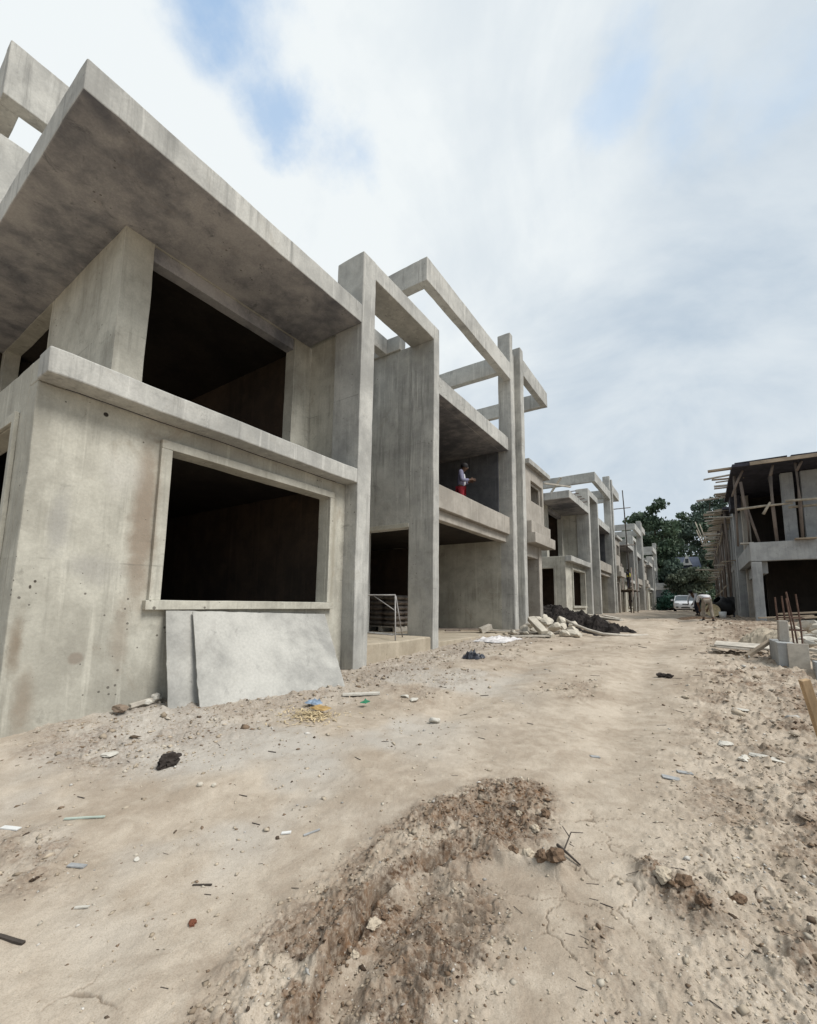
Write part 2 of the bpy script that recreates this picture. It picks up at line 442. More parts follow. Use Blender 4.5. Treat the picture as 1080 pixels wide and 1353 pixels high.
def ground_eval(x, y):
    x = np.asarray(x, float); y = np.asarray(y, float)
    wx = x + .10 * (fbm(x, y, 3.0, 4, 71) - .5); wy = y + .10 * (fbm(x, y, 3.0, 4, 81) - .5)
    near = sst(14, 5, np.hypot(x, y))
    z = base_h(y) + (fbm(x, y, .5, 4, 3) - .5) * .10 + (fbm(x, y, 2.1, 4, 9) - .5) * .045
    yard = sst(-4.75, -4.3, x) * sst(60, 40, y) * sst(-9, -4, y)
    # two shallow wheel tracks along the street
    track = np.zeros_like(x)
    for tx in (-2.15, -.55):
        tx2 = tx - .25 * np.sin(y * .16) + .12 * (fbm(y * 0, y, .35, 2, 40) - .5)
        tk = np.exp(-((x - tx2) / .28) ** 2) * yard * sst(2.5, 4.5, y)
        z = z - .05 * tk; track = np.maximum(track, tk * sst(.30, .5, fbm(x, y, .6, 3, 44)))
    # bank of fines against the left walls, low ridge at the right edge
    z = z + .11 * sst(-3.5, -4.8, x) * sst(.5, 1.5, y) * sst(5.0, 4.2, y) * (.5 + fbm(x, y, 1.7, 3, 15))
    mud = np.maximum(polymask(wx, wy, PATCH, .10), .95 * polymask(wx, wy, MUDLOW, .13))
    patch = polymask(wx, wy, PATCH, .12)
    other = np.maximum.reduce([.6 * polymask(wx, wy, LEFTMUD, .12), .55 * polymask(wx, wy, WALLMUD, .16), .5 * polymask(wx, wy, FAINT, .06), .9 * polymask(wx, wy, RBASE, .25), .95 * polymask(wx, wy, RCLOD, .09)])
    rightrough = sst(-.55, .35, wx + .25 * (fbm(x, y, .8, 3, 55) - .5)) * sst(.9, 1.9, y) * sst(60, 30, y)
    leftrough = sst(-3.0, -3.9, wx) * sst(1.1, 1.6, y) * sst(30, 18, y)
    middle = sst(.46, .66, fbm(x, y, .75, 4, 60)) * sst(3.2, 5.0, y) * .5 * sst(-1.9, -2.6, x + .25 * np.sin(y * .3)) + .55 * sst(.5, .64, fbm(x, y, .9, 4, 61)) * sst(3.2, 5, y) * np.exp(-((x + 1.35) / .35) ** 2)
    rough = np.clip(np.maximum.reduce([mud, other, rightrough * .85, leftrough * .8, middle]), 0, 1)
    rough = rough * (1 - .85 * track)
    # clods
    b1, s1, v1 = cells(wx, wy, 9, 100); b2, s2, v2 = cells(wx, wy, 21, 110); b3, s3, v3 = cells(wx, wy, 46, 120)
    clod = np.clip(.62 - b1, 0, 1) * (v1 > .62) * .055 + np.clip(.6 - b2, 0, 1) * (v2 > .5) * .030 + np.clip(.6 - b3, 0, 1) * (v3 > .42) * .014
    z = z + rough * clod * (1 - .25 * patch) * (1 - .8 * np.exp(-(segdist(wx, wy, GROOVE)[0] / .09) ** 2)) * (1 + .5 * rightrough) + .007 * (fbm(x, y, 17, 4, 22) - .5) + (.003 + .010 * rough) * (fbm(x, y, 44, 3, 23, .6) - .5) * near + .0016 * np.clip(.5 - b3, 0, 1) * (v3 > .85) 
    clodval = np.where(v1 > .62, np.clip(.62 - b1, 0, 1), 0) * 1.2 + np.where(v2 > .5, np.clip(.6 - b2, 0, 1), 0)
    rid = 1 - np.abs(2 * fbm(x, y, 6, 5, 31, .6) - 1)
    z = z + patch * (.05 * rid ** 2 * fbm(x, y, 3, 3, 36) + .030 * (fbm(x, y, 24, 4, 33, .7) - .5))
    # rut: steep lip of pushed-up mud, a smooth pressed trough right of it
    jx = .05 * (fbm(x, y, 16, 4, 201, .6) - .5); jy = .05 * (fbm(x, y, 16, 4, 211, .6) - .5)
    dc, sc, pc = segdist(wx + jx, wy + jy, CREST)
    fade = sst(.9, 1.1, y) * sst(2.15, 1.95, y)
    lip = np.exp(-(dc / .05) ** 2) * (sc > 0) + np.exp(-(dc / .018) ** 2) * (sc <= 0)
    z = z + fade * lip * (.045 + .08 * (fbm(x, y, 9, 4, 90, .6) - .5))
    z = z - fade * .075 * np.exp(-((dc - .028) / .024) ** 2) * (sc <= 0) * sst(.35, .6, fbm(x, y, 5, 3, 93))
    z = z + fade * np.exp(-((dc - .12) / .10) ** 2) * (sc > 0) * .008
    dg, sg, pg = segdist(wx, wy, GROOVE)
    z = z - fade * np.exp(-(dg / .085) ** 2) * .055
    smoothg = np.exp(-(dg / .07) ** 2) * fade
    # tyre tread: a row of pressed bars
    dt, stt, pt = segdist(wx, wy, TREAD)
    tf = np.exp(-(dt / .085) ** 2) * sst(1.2, 1.4, y) * sst(1.92, 1.75, y)
    z = z + tf * (.030 * np.sin(pt * 2 * PI / .070 + stt * dt * 40) * (.4 + 1.2 * fbm(x, y, 7, 3, 96)) - .03)
    dr, _, _ = segdist(wx, wy, RIDGE)
    z = z + np.exp(-(dr / .035) ** 2) * (.055 + .05 * (fbm(x, y, 14, 3, 95) - .5))
    drc = np.hypot(wx + .13, wy - 2.23)
    z = z + polymask(wx, wy, RCLOD, .08) * .10 * fbm(x, y, 9, 5, 97, .65) ** 1.5
    # trench behind the footing
    z = z - .75 * polymask(wx, wy, [(1.22, 4.9), (1.22, 8.45), (6, 8.45), (6, 4.9)], .06)
    # shrinkage cracks
    ex = x + .16 * (fbm(x, y, 6, 5, 130, .6) - .5); ey = y + .16 * (fbm(x, y, 6, 5, 140, .6) - .5)
    cb, cs, cv = cells(ex, ey, 3.1, 150)
    crack = sst(.022, .0, cs - cb) * sst(.54, .66, fbm(x, y, 1.6, 4, 160)) * sst(3.6, 2.6, y) * near * sst(-2.3, -1.6, x)
    z = z - .010 * crack
    wet = np.clip(.95 * mud * sst(.41, .57, fbm(x, y, 4.6, 6, 170, .6)) + .9 * patch * sst(.40, .54, fbm(x, y, 6.5, 6, 171, .68)), 0, 1)
    wet = np.maximum(wet, other * sst(.40, .56, fbm(x, y, 5.0, 6, 172, .65)))
    wet = np.maximum(wet, rightrough * .8 * sst(.47, .62, fbm(x, y, 3.2, 6, 173, .65)))
    wet = np.maximum(wet, middle * .9 * sst(.46, .6, fbm(x, y, 3.0, 6, 175, .65)))
    wet = np.maximum(wet, leftrough * .35 * sst(.44, .62, fbm(x, y, 3.6, 5, 174)))
    wet = np.maximum(wet, np.exp(-((dc - .025) / .032) ** 2) * (sc <= 0) * fade + .6 * np.exp(-(dc / .03) ** 2) * (sc > 0) * fade * sst(.4, .55, fbm(x, y, 8, 3, 177)))
    wet = np.maximum(wet, .55 * smoothg * sst(1.1, 1.5, y)); wet = np.maximum(wet, .6 * tf)
    wet = wet * (1 - .9 * track)
    grey = sst(.45, .65, fbm(x, y, .9, 4, 180)) * sst(-1.2, -2.6, x) * sst(9, 5, y) * sst(.6, 1.1, y)
    grey = np.maximum(grey, leftrough * .55)
    return z, np.clip(wet, 0, 1), np.clip(grey, 0, 1), np.clip(rough, 0, 1), np.clip(np.maximum(crack * .8, 0), 0, 1)

def gz(x, y):
    return float(ground_eval(np.array([x]), np.array([y]))[0][0])

def build_ground():
    dense = np.linspace(math.radians(-26), math.radians(94), 1150)
    rest = np.linspace(math.radians(94), math.radians(334), 70)[1:-1]
    ang = np.concatenate([dense, rest])
    dep = np.linspace(math.radians(68), math.radians(.55), 900)
    rr = np.concatenate([[.12, .3], 1.25 / np.tan(dep), [160, 220, 320, 480, 800]])
    A, Rr = np.meshgrid(ang, rr)
    x = -np.sin(A) * Rr; y = np.cos(A) * Rr
    z, wet, grey, rough, crack = ground_eval(x, y)
    nr, na = x.shape
    co = np.stack([x, y, z], -1).reshape(-1, 3)
    me = bpy.data.meshes.new('ground')
    i = np.arange(nr - 1)[:, None] * na; j = np.arange(na)[None, :]; j2 = (j + 1) % na
    q = np.stack([i + j, i + na + j, i + na + j2, i + j2], -1).reshape(-1, 4)
    q = q[:, ::-1]
    nq = len(q)
    centre = len(co)
    co = np.vstack([co, [[0, 0, float(ground_eval(np.array([0.]), np.array([0.]))[0][0])]]])
    tri = np.stack([np.full(na, centre), np.arange(na), (np.arange(na) + 1) % na], -1)
    loops = np.concatenate([q.ravel(), tri.ravel()]).astype(np.int32)
    starts = np.concatenate([np.arange(nq) * 4, nq * 4 + np.arange(na) * 3]).astype(np.int32)
    me.vertices.add(len(co)); me.vertices.foreach_set('co', co.ravel().astype(np.float32))
    me.loops.add(len(loops)); me.loops.foreach_set('vertex_index', loops)
    me.polygons.add(nq + na); me.polygons.foreach_set('loop_start', starts)
    me.update(calc_edges=True); me.validate()
    me.polygons.foreach_set('use_smooth', np.ones(nq + na, bool))
    ca = me.color_attributes.new('soil', 'FLOAT_COLOR', 'POINT')
    cd = np.ones((len(co), 4), np.float32)
    cd[:-1, 0] = wet.ravel(); cd[:-1, 1] = grey.ravel(); cd[:-1, 2] = rough.ravel(); cd[:-1, 3] = crack.ravel()
    ca.data.foreach_set('color', cd.ravel())
    o = bpy.data.objects.new('ground', me); COL.objects.link(o)
    t = NT('dusty earth')
    at = t.node('ShaderNodeAttribute', attribute_name='soil')
    sc = t.node('ShaderNodeSeparateColor', {0: at.outputs['Color']})
    wetv, greyv, roughv, crk = sc.outputs[0], sc.outputs[1], sc.outputs[2], at.outputs['Alpha']
    p = t.pos()
    a = t.noise(p, .8, 7, .62, .5); b = t.noise(p, 5.5, 7, .68, .3); c = t.noise(p, 42, 6, .72)
    f = t.math('ADD', t.math('MULTIPLY', a, .5), t.math('MULTIPLY', b, .5))
    colr = t.mix(t.ramp(f, .38, .62), (.335,.276,.214), (.485,.418,.338))
    colr = t.mix(t.math('MULTIPLY', greyv, .75), colr, (.45,.425,.385))
    d = t.noise(t.pos(off=(5, 2, 0)), 1.7, 6, .7, .8)
    colr = t.mix(t.ramp(d, .52, .72, 0, .5), colr, (.25,.195,.145))
    colr = t.mix(t.math('MULTIPLY', roughv, t.ramp(c, .42, .62, 0, .35)), colr, (.25,.195,.145))
    # damp, freshly turned soil is brown
    wb = t.math('MULTIPLY', wetv, t.math('MULTIPLY', t.ramp(b, .30, .60, .5, 1.0), t.ramp(c, .34, .60, .35, 1.0)))
    wcol = t.mix(t.ramp(t.noise(p, 14, 7, .75), .4, .62), (.045,.022,.012), (.165,.092,.05))
    colr = t.mix(wb, colr, wcol)
    # small pale and dark chips pressed into the surface
    for scl, thr, cc, k in ((55, .16, (.60, .57, .51), .7), (85, .17, (.10, .085, .065), .75), (30, .12, (.12, .10, .075), .7)):
        v = t.node('ShaderNodeTexVoronoi', {'Vector': p, 'Scale': float(scl)})
        pick = t.math('GREATER_THAN', t.node('ShaderNodeSeparateColor', {0: v.outputs['Color']}).outputs[1], .80)
        m = t.math('MULTIPLY', t.math('LESS_THAN', v.outputs['Distance'], thr), pick)
        colr = t.mix(t.math('MULTIPLY', m, t.math('MULTIPLY', k, t.math('ADD', .25, t.math('MULTIPLY', roughv, .75)))), colr, cc)
    colr = t.mix(crk, colr, (.13, .10, .07))
    g2 = t.noise(p, 190, 3, .7)
    colr = t.mix(t.ramp(g2, .42, .7, 0, .34), colr, (.16, .125, .085))
    t.color(colr)
    t.b.inputs['Roughness'].default_value = .95; t.b.inputs['Specular IOR Level'].default_value = .15
    h = t.math('ADD', t.math('MULTIPLY', c, .55), t.math('MULTIPLY', t.noise(p, 120, 4, .7), .3))
    h = t.math('ADD', h, t.math('MULTIPLY', b, .8))
    t.bump(h, .5, .02)
    me.materials.append(t.m)
    tag(o, kind='structure')
    return o
build_ground()

# ------------------------------------------------------------------ houses
J = .010; BV = .014
def house(label):
    h = empty('concrete_house', (-4.6, 1.15, 0), 0, label, 'house', 'raw concrete houses in a row along the street')
    def add(name, mb, mat, parent=h, bevel=BV, jit=J):
        o = mb.build(name, [M[m] for m in mat] if isinstance(mat, list) else M[mat], parent, bevel=bevel, jitter=jit)
        if isinstance(mat, list):          # undersides and deep ceilings get darker materials that stand in for shade
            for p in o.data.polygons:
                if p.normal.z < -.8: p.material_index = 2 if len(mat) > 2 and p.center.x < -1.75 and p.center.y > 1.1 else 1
        return o
    # ---- bay with the two big openings
    fw = add('front_wall', MB().plate('x', (-5.06, -4.85), (1.15, 5.30), (-.6, 3.03), [(2.36, 4.86, 1.06, 2.73)]), 'wall')
    s = MB()
    s.box(-4.85, -4.80, 2.24, 2.36, 1.06, 2.73); s.box(-4.85, -4.80, 4.86, 4.95, 1.06, 2.73)
    s.box(-4.85, -4.797, 2.24, 4.95, 2.73, 2.83); s.box(-4.85, -4.775, 2.20, 4.98, .96, 1.06)
    add('window_surround', s, 'wall', fw, .006, .004)
    sw = add('side_wall', MB().plate('y', (1.15, 1.36), (-11.2, -5.06), (-.6, 3.27), [(-7.4, -5.37, .95, 2.74)]).plate('y', (1.152, 1.36), (-5.06, -4.852), (3.03, 3.27)), 'wall')
    s = MB(); s.box(-5.37, -5.28, 1.115, 1.15, .95, 2.83); s.box(-7.5, -5.37, 1.115, 1.15, 2.74, 2.83); s.box(-7.5, -5.28, 1.10, 1.15, .86, .95)
    add('opening_surround', s, 'wall', sw, .006, .004)
    add('sill_ledge', MB().plate('x', (-4.852, -4.58), (1.14, 5.25), (3.03, 3.27)), 'conc')
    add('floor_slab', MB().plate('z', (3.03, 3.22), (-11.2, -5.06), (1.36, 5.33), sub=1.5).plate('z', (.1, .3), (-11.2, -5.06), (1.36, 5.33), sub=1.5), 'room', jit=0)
    add('upper_wall', MB().plate('x', (-6.13, -5.90), (2.07, 5.33), (3.22, 5.9), [(2.43, 4.91, 3.225, 5.895)]), 'wall')
    add('lintel', MB().plate('x', (-6.12, -5.93), (2.432, 4.908), (5.68, 5.893)), 'soffit', bevel=.006)  # uses the shade-darkened soffit colour so its face sinks back
    add('upper_side_wall', MB().plate('y', (2.07, 2.30), (-11.2, -6.13), (3.22, 5.9), [(-11.0, -8.5, 3.225, 5.895)]), 'wall')
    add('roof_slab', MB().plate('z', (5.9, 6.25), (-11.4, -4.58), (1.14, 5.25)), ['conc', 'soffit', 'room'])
    # ---- tall portal and recessed entrance
    pf = MB()
    pf.plate('y', (5.25, 5.60), (-5.21, -4.58), (-.6, 7.3))
    pf.plate('y', (7.71, 7.95), (-5.21, -4.58), (-.3, 7.3))
    pf.plate('z', (6.96, 7.297), (-5.207, -4.583), (5.60, 7.71))
    add('portal_frame', pf, 'conc')
    add('return_wall', MB().plate('y', (5.33, 5.58), (-11.2, -5.21), (-.3, 6.25)), 'wall')
    add('entrance_wall', MB().plate('y', (7.715, 7.93), (-9.2, -5.21), (-.3, 7.0), [(-6.45, -5.215, .40, 2.73)]), 'conc')
    s = MB(); s.box(-6.55, -5.21, 7.695, 7.715, 2.73, 2.83); add('door_surround', s, 'wall', bevel=.005, jit=.003)
    add('entrance_back_wall', MB().plate('x', (-9.2, -9.0), (5.58, 7.715), (-.3, 6.25), sub=1).plate('x', (-6.06, -5.86), (5.6, 7.66), (6.97, 7.38)), 'conc')
    add('roof_parapet', MB().plate('y', (7.66, 7.9), (-11.2, -5.5), (7.0, 7.38)).plate('x', (-7.66, -7.45), (1.05, 5.4), (6.25, 7.3)), 'conc')
    add('entrance_step', MB().plate('z', (-.25, .385), (-9.0, -4.62), (5.60, 7.712), sub=.3), 'step', bevel=.025, jit=.02)
    # ---- garage under the balcony
    add('garage_floor', MB().plate('z', (-.2, .275), (-11.2, -4.60), (7.95, 12.5), sub=.5), 'step', jit=.012)
    add('garage_lintel', MB().plate('x', (-5.02, -4.82), (7.95, 12.5), (2.97, 3.2)), 'pink')
    gw = MB().plate('y', (12.50, 12.72), (-11.2, -5.0), (-.2, 6.2), sub=.5)
    add('garage_wall', gw, 'wall')
    add('balcony_side_wall', MB().plate('y', (12.44, 12.497), (-7.4, -5.02), (3.2, 5.88), sub=.5), 'gshade')  # thin panel whose colour carries the recess shade
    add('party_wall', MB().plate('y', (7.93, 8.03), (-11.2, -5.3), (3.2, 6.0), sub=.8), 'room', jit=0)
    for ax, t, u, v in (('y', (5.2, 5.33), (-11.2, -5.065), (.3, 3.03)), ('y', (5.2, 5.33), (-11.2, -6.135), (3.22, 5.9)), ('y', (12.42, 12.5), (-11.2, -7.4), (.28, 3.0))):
        add('inner_wall', MB().plate(ax, t, u, v, sub=.8), 'brick', jit=0)  # darkened linings added over the pale walls to deepen indoor shade
    add('balcony_slab', MB().plate('z', (3.03, 3.197), (-11.2, -5.02), (7.95, 12.5), sub=.8), 'room', jit=0)
    add('balcony_parapet', MB().plate('x', (-4.86, -4.70), (7.95, 12.5), (3.2, 3.74)), 'pink')
    bb = MB().plate('x', (-7.6, -7.4), (8.03, 12.5), (3.2, 6.0), [(8.4, 9.9, 3.2, 5.35), (10.6, 11.8, 3.25, 5.4)], sub=1)
    add('balcony_back_wall', bb, 'room', jit=0)
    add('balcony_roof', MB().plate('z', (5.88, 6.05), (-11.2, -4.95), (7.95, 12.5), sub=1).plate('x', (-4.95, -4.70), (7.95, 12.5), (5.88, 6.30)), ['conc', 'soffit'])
    # ---- fin columns
    for y0, y1 in ((12.5, 12.74), (13.45, 13.75)):
        add('fin_column', MB().plate('y', (y0, y1), (-5.02, -4.58), (-.3, 9.85)), 'conc', bevel=.03, jit=.012)
    add('fin_web', MB().plate('x', (-4.98, -4.80), (12.74, 13.45), (-.3, 9.6)), 'conc', jit=.01)
    # ---- open roof frames
    pg = MB()
    pg.plate('x', (-4.80, -4.58), (7.38, 12.5), (8.2, 8.77))
    pg.plate('y', (7.382, 7.62), (-9.6, -4.80), (8.203, 8.767))
    pg.plate('y', (11.86, 12.08), (-9.6, -4.80), (8.203, 8.767))
    pg.plate('x', (-9.8, -9.6), (7.38, 12.5), (8.2, 8.77))
    pg.plate('y', (7.4, 7.6), (-9.78, -9.6), (6.2, 8.2)); pg.plate('y', (11.88, 12.06), (-9.78, -9.6), (6.0, 8.2))
    add('pergola_frame', pg, 'conc')
    pg = MB()
    pg.plate('x', (-4.80, -4.58), (13.75, 16.6), (8.93, 9.52))
    pg.plate('y', (16.38, 16.597), (-9.6, -4.80), (8.933, 9.517))
    pg.plate('x', (-9.8, -9.6), (13.75, 16.6), (8.93, 9.52)); pg.plate('y', (16.4, 16.6), (-9.78, -9.6), (5.9, 8.93))
    add('end_roof_frame', pg, 'conc')
    tf = MB()
    tf.plate('x', (-7.67, -7.45), (1.03, 6.0), (7.9, 8.77)); tf.plate('y', (1.033, 1.25), (-11.2, -7.67), (7.903, 8.767))
    tf.plate('y', (5.6, 5.8), (-11.2, -7.67), (7.903, 8.767)); tf.plate('x', (-11.2, -11.0), (1.5, 5.6), (6.25, 8.765))
    add('terrace_frame', tf, 'conc')
    # ---- end bay with the small window
    ew = add('end_wall', MB().plate('x', (-4.78, -4.60), (13.75, 15.75), (3.2, 5.8), [(14.3, 15.6, 4.63, 5.35)]), 'pink')
    add('window_frame', MB().box(-4.74, -4.69, 14.32, 14.40, 4.65, 5.33).box(-4.74, -4.69, 15.5, 15.58, 4.65, 5.33).box(-4.74, -4.69, 14.4, 15.5, 5.26, 5.33), 'pink', ew, .004, .003)
    add('end_side_wall', MB().plate('y', (15.55, 15.75), (-11.2, -4.78), (3.2, 5.8), sub=.8).plate('y', (15.55, 15.75), (-11.2, -5.3), (-.2, 3.2), sub=.8), 'pink')
    add('end_ledge', MB().plate('x', (-4.598, -4.42), (13.75, 15.9), (3.45, 3.85)).plate('x', (-4.78, -4.30), (13.75, 16.1), (3.1, 3.45)), 'pink')
    add('end_roof', MB().plate('z', (5.8, 5.97), (-11.2, -4.45), (13.75, 16.2), sub=.6), 'conc')
    add('end_post', MB().plate('y', (15.12, 15.42), (-5.3, -4.62), (0, 3.1)), 'pink')
    add('end_lintel', MB().plate('x', (-5.0, -4.66), (13.75, 15.12), (2.68, 3.1)).plate('z', (3.1, 3.2), (-11.2, -4.78), (13.75, 15.55), sub=1), 'pink')
    add('end_floor', MB().plate('z', (0, .5), (-11.2, -4.7), (13.75, 15.75), sub=.8), 'step')
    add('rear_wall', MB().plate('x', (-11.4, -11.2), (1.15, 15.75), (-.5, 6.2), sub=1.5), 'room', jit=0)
    return h
H0 = house('nearest raw concrete house, its big ground window right above two leaning slabs')
D = 18.5
HOUSES = [H0]
for i, lab in enumerate(('second concrete house from the camera, beyond the stone rubble and black soil heap',
                         'third concrete house along the street, with the pole scaffold before its doorway',
                         'last and smallest looking concrete house at the tree end of the left row')):
    c = copy_tree(H0); c.location.y += D * (i + 1); c['label'] = lab
    HOUSES.append(c)

# ------------------------------------------------------------------ more materials
M['pole'] = plain('weathered round timber', (.165, .135, .115), .85, .4, 5, stretch=(1, 1, .25))
M['pale_pole'] = plain('pale stripped timber', (.33, .29, .23), .85, .35, 5)
M['plank'] = plain('sawn plank', (.32, .26, .195), .85, .35, 4, stretch=(.4, 1, 1))
M['plank_grey'] = plain('greyed plank', (.42, .385, .33), .85, .3, 4)
M['deck'] = plain('dark oiled formwork ply', (.04, .039, .05), .8, .5, 3)
M['stake'] = plain('fresh orange timber', (.40, .28, .165), .8, .4, 8, stretch=(1, 1, .2))
M['rock'] = plain('dusty quarry stone', (.47, .43, .36), .95, .3, 3, bump=.4)
M['pale_rock'] = plain('pale limestone chip', (.50, .475, .42), .95, .25, 8, bump=.4)
M['dark_rock'] = plain('dark tarry clump', (.035, .028, .024), .9, .6, 9, bump=.8)
M['brown_rock'] = plain('brown flat stone', (.21, .16, .12), .9, .4, 6, bump=.5)
M['soil'] = plain('black topsoil', (.022, .018, .016), .95, .7, 7, bump=.9)
M['mudclod'] = plain('damp brown clod', (.15, .10, .065), .95, .6, 14, bump=.8)
M['paleclod'] = plain('dry pale clod', (.43, .365, .28), .95, .3, 12, bump=.6)
M['sheet'] = concrete('cement board', (.48, .468, .43), (.25, .245, .228), brown=.35, stain=(.27, .255, .23), streak=.05, pits=.1, blot=.6, bump=.12).m
M['steel'] = plain('painted steel rail', (.30, .285, .275), .6, .3, 9, spec=.4)
M['rust'] = plain('rusty bar', (.10, .06, .045), .85, .4, 9)
M['bag'] = plain('paper cement bag', (.20, .17, .145), .85, .35, 5)
M['bagprint'] = plain('brown bag print', (.10, .05, .03), .85, .3, 5)
M['plastic'] = plain('dirty white sheet', (.52, .50, .49), .6, .3, 9, bump=.3)
M['black_plastic'] = plain('crumpled black bag', (.018, .02, .028), .4, .4, 8, spec=.5)
M['blue'] = plain('blue wrapper', (.22, .29, .38), .5, .3, 9)
M['bluegrey'] = plain('blue grey shard', (.31, .315, .315), .6, .3, 9)
M['green'] = plain('green scrap', (.03, .17, .09), .5, .3, 9)
M['mint'] = plain('pale green batten', (.40, .46, .40), .7, .2, 9)
M['straw'] = plain('straw shavings', (.52, .42, .26), .9, .35, 9)
M['carton'] = plain('brown card', (.36, .24, .10), .8, .3, 9)
M['twig'] = plain('dark twig', (.06, .05, .042), .9, .4, 9)
M['red_clump'] = plain('red brown clump', (.15, .055, .03), .9, .4, 9)
M['bark'] = plain('tree bark', (.075, .06, .045), .95, .4, 3, obj=False)
def leafmat(name, a, b):
    t = NT(name); p = t.pos()
    n = t.noise(p, .55, 4, .6); n2 = t.noise(p, 3.0, 3, .7)
    c = t.mix(t.ramp(t.math('ADD', t.math('MULTIPLY', n, .6), t.math('MULTIPLY', n2, .4)), .38, .62), a, b)
    t.color(c); t.b.inputs['Roughness'].default_value = .6
    return t.m
M['leaf'] = leafmat('dark evergreen leaves', (.024, .045, .028), (.10, .145, .085))
M['leaf2'] = leafmat('blue green leaves', (.028, .052, .042), (.11, .15, .11))
M['leaf3'] = leafmat('bush leaves', (.010, .040, .030), (.030, .085, .060))
M['leaf4'] = leafmat('grey green leaves', (.05, .065, .045), (.13, .15, .10))

def thing(name, mb, mat, label, cat, group=None, loc=None, bevel=0, jitter=0, smooth=False, kind=None):
    if loc is None:
        xs = [p[0] for p in mb.v]; ys = [p[1] for p in mb.v]; zs = [p[2] for p in mb.v]
        loc = ((min(xs) + max(xs)) / 2, (min(ys) + max(ys)) / 2, min(zs))
    o = mb.build(name, M[mat] if isinstance(mat, str) else mat, None, bevel, jitter, smooth, loc)
    return tag(o, label, cat, group, kind)

def rotm(rx, ry, rz): return Euler((rx, ry, rz)).to_matrix()

# ------------------------------------------------------------------ right hand row of half built houses
def deck_planks(h, ys, r, x=1.35, z=6.50, long=1.0):
    for y in ys:
        L = r.uniform(.35, 1.0) * long
        mb = MB().bar((x + .5, y, z + r.uniform(-.05, .05)), (x - L, y + r.uniform(-.12, .12), z + r.uniform(-.10, .04)), r.uniform(.10, .24), r.uniform(.035, .07))
        mb.build('plank', M[r.choice(['plank', 'plank_grey', 'plank_grey', 'plank'])], h)

def pole(h, pts, r=.05, mat='pole', name='prop'):
    n = len(pts)
    return MB().tube(pts, [r * (1.1 - .3 * i / max(1, n - 1)) for i in range(n)], 8).build(name, M[mat], h, smooth=True)

R1 = empty('unfinished_house', (1.7, 20.5, .5), 0, 'unfinished grey house with pole props and dark open ground floor', 'house', 'unfinished houses on the other side of the street')
def addr(name, mb, mat, bevel=.012, jit=.008, h=R1): return mb.build(name, M[mat], h, bevel=bevel, jitter=jit)
addr('corner_post', MB().plate('y', (20.5, 20.8), (1.70, 2.0), (.2, 2.78)), 'gconc', .02, .015)
addr('porch_beam', MB().plate('y', (20.5, 20.78), (1.70, 11), (2.8, 3.5)).plate('x', (1.703, 1.95), (20.78, 26.5), (2.86, 3.497)), 'gconc')
addr('inner_beam', MB().plate('x', (1.98, 2.2), (20.8, 26.3), (2.35, 2.8)), 'gconc')
addr('first_floor', MB().plate('z', (3.3, 3.46), (1.95, 11), (20.78, 33), sub=1.5), 'deck', 0, 0)
addr('inner_wall', MB().plate('y', (24.5, 24.7), (2.5, 11), (.2, 3.3), sub=1.5), 'room', 0, 0)
addr('end_wall', MB().plate('x', (10.8, 11), (20.8, 33), (.2, 6.4), sub=2), 'room', 0, 0)
addr('upper_column', MB().plate('y', (22, 22.3), (2.97, 3.34), (3.46, 6.4)), 'gconc')
addr('upper_wall', MB().plate('y', (22.0, 22.2), (3.56, 10.8), (3.46, 6.4), [(6.2, 8.6, 4.2, 5.8)]), 'gconc')
addr('upper_back_wall', MB().plate('y', (26.6, 26.8), (2.2, 10.8), (3.46, 6.5), sub=1.5), 'room', 0, 0)
for x0, x1, y0, y1, m in ((1.64, 2.0, 26.6, 26.95, 'gconc'), (1.78, 2.1, 27.9, 28.3, 'gconc'), (1.70, 1.95, 29.4, 29.8, 'gconc'), (1.9, 2.2, 25.4, 25.75, 'pink')):
    addr('column', MB().plate('y', (y0, y1), (x0, x1), (.2, 6.35)), m, .015, .012)
addr('side_wall', MB().plate('x', (2.12, 2.3), (26.95, 33), (.2, 6.3), [(30.2, 32.2, 1.3, 2.8), (30.0, 32.2, 4.2, 5.7)], sub=.8), 'gconc')
addr('edge_beam', MB().plate('x', (1.5, 1.9), (25.2, 26.6), (5.75, 6.4)), 'deck', .01, .01)
addr('roof_formwork', MB().plate('z', (6.44, 6.56), (1.35, 11), (20.35, 27.0), sub=.8), 'deck', .01, .03)
addr('edge_board', MB().bar((1.9, 20.30, 6.50), (11, 20.32, 6.49), .05, .13), 'plank', .004, 0)
for a, b in ((1.45, 3.0), (3.1, 5.2), (5.1, 8)):
    addr('top_board', MB().bar((a, 20.6 + rnd.uniform(-.1, .1), 6.62), (b, 20.6 + rnd.uniform(-.1, .1), 6.60 + rnd.uniform(0, .05)), .3, .04), 'deck', 0, .01)
r = random.Random(5)
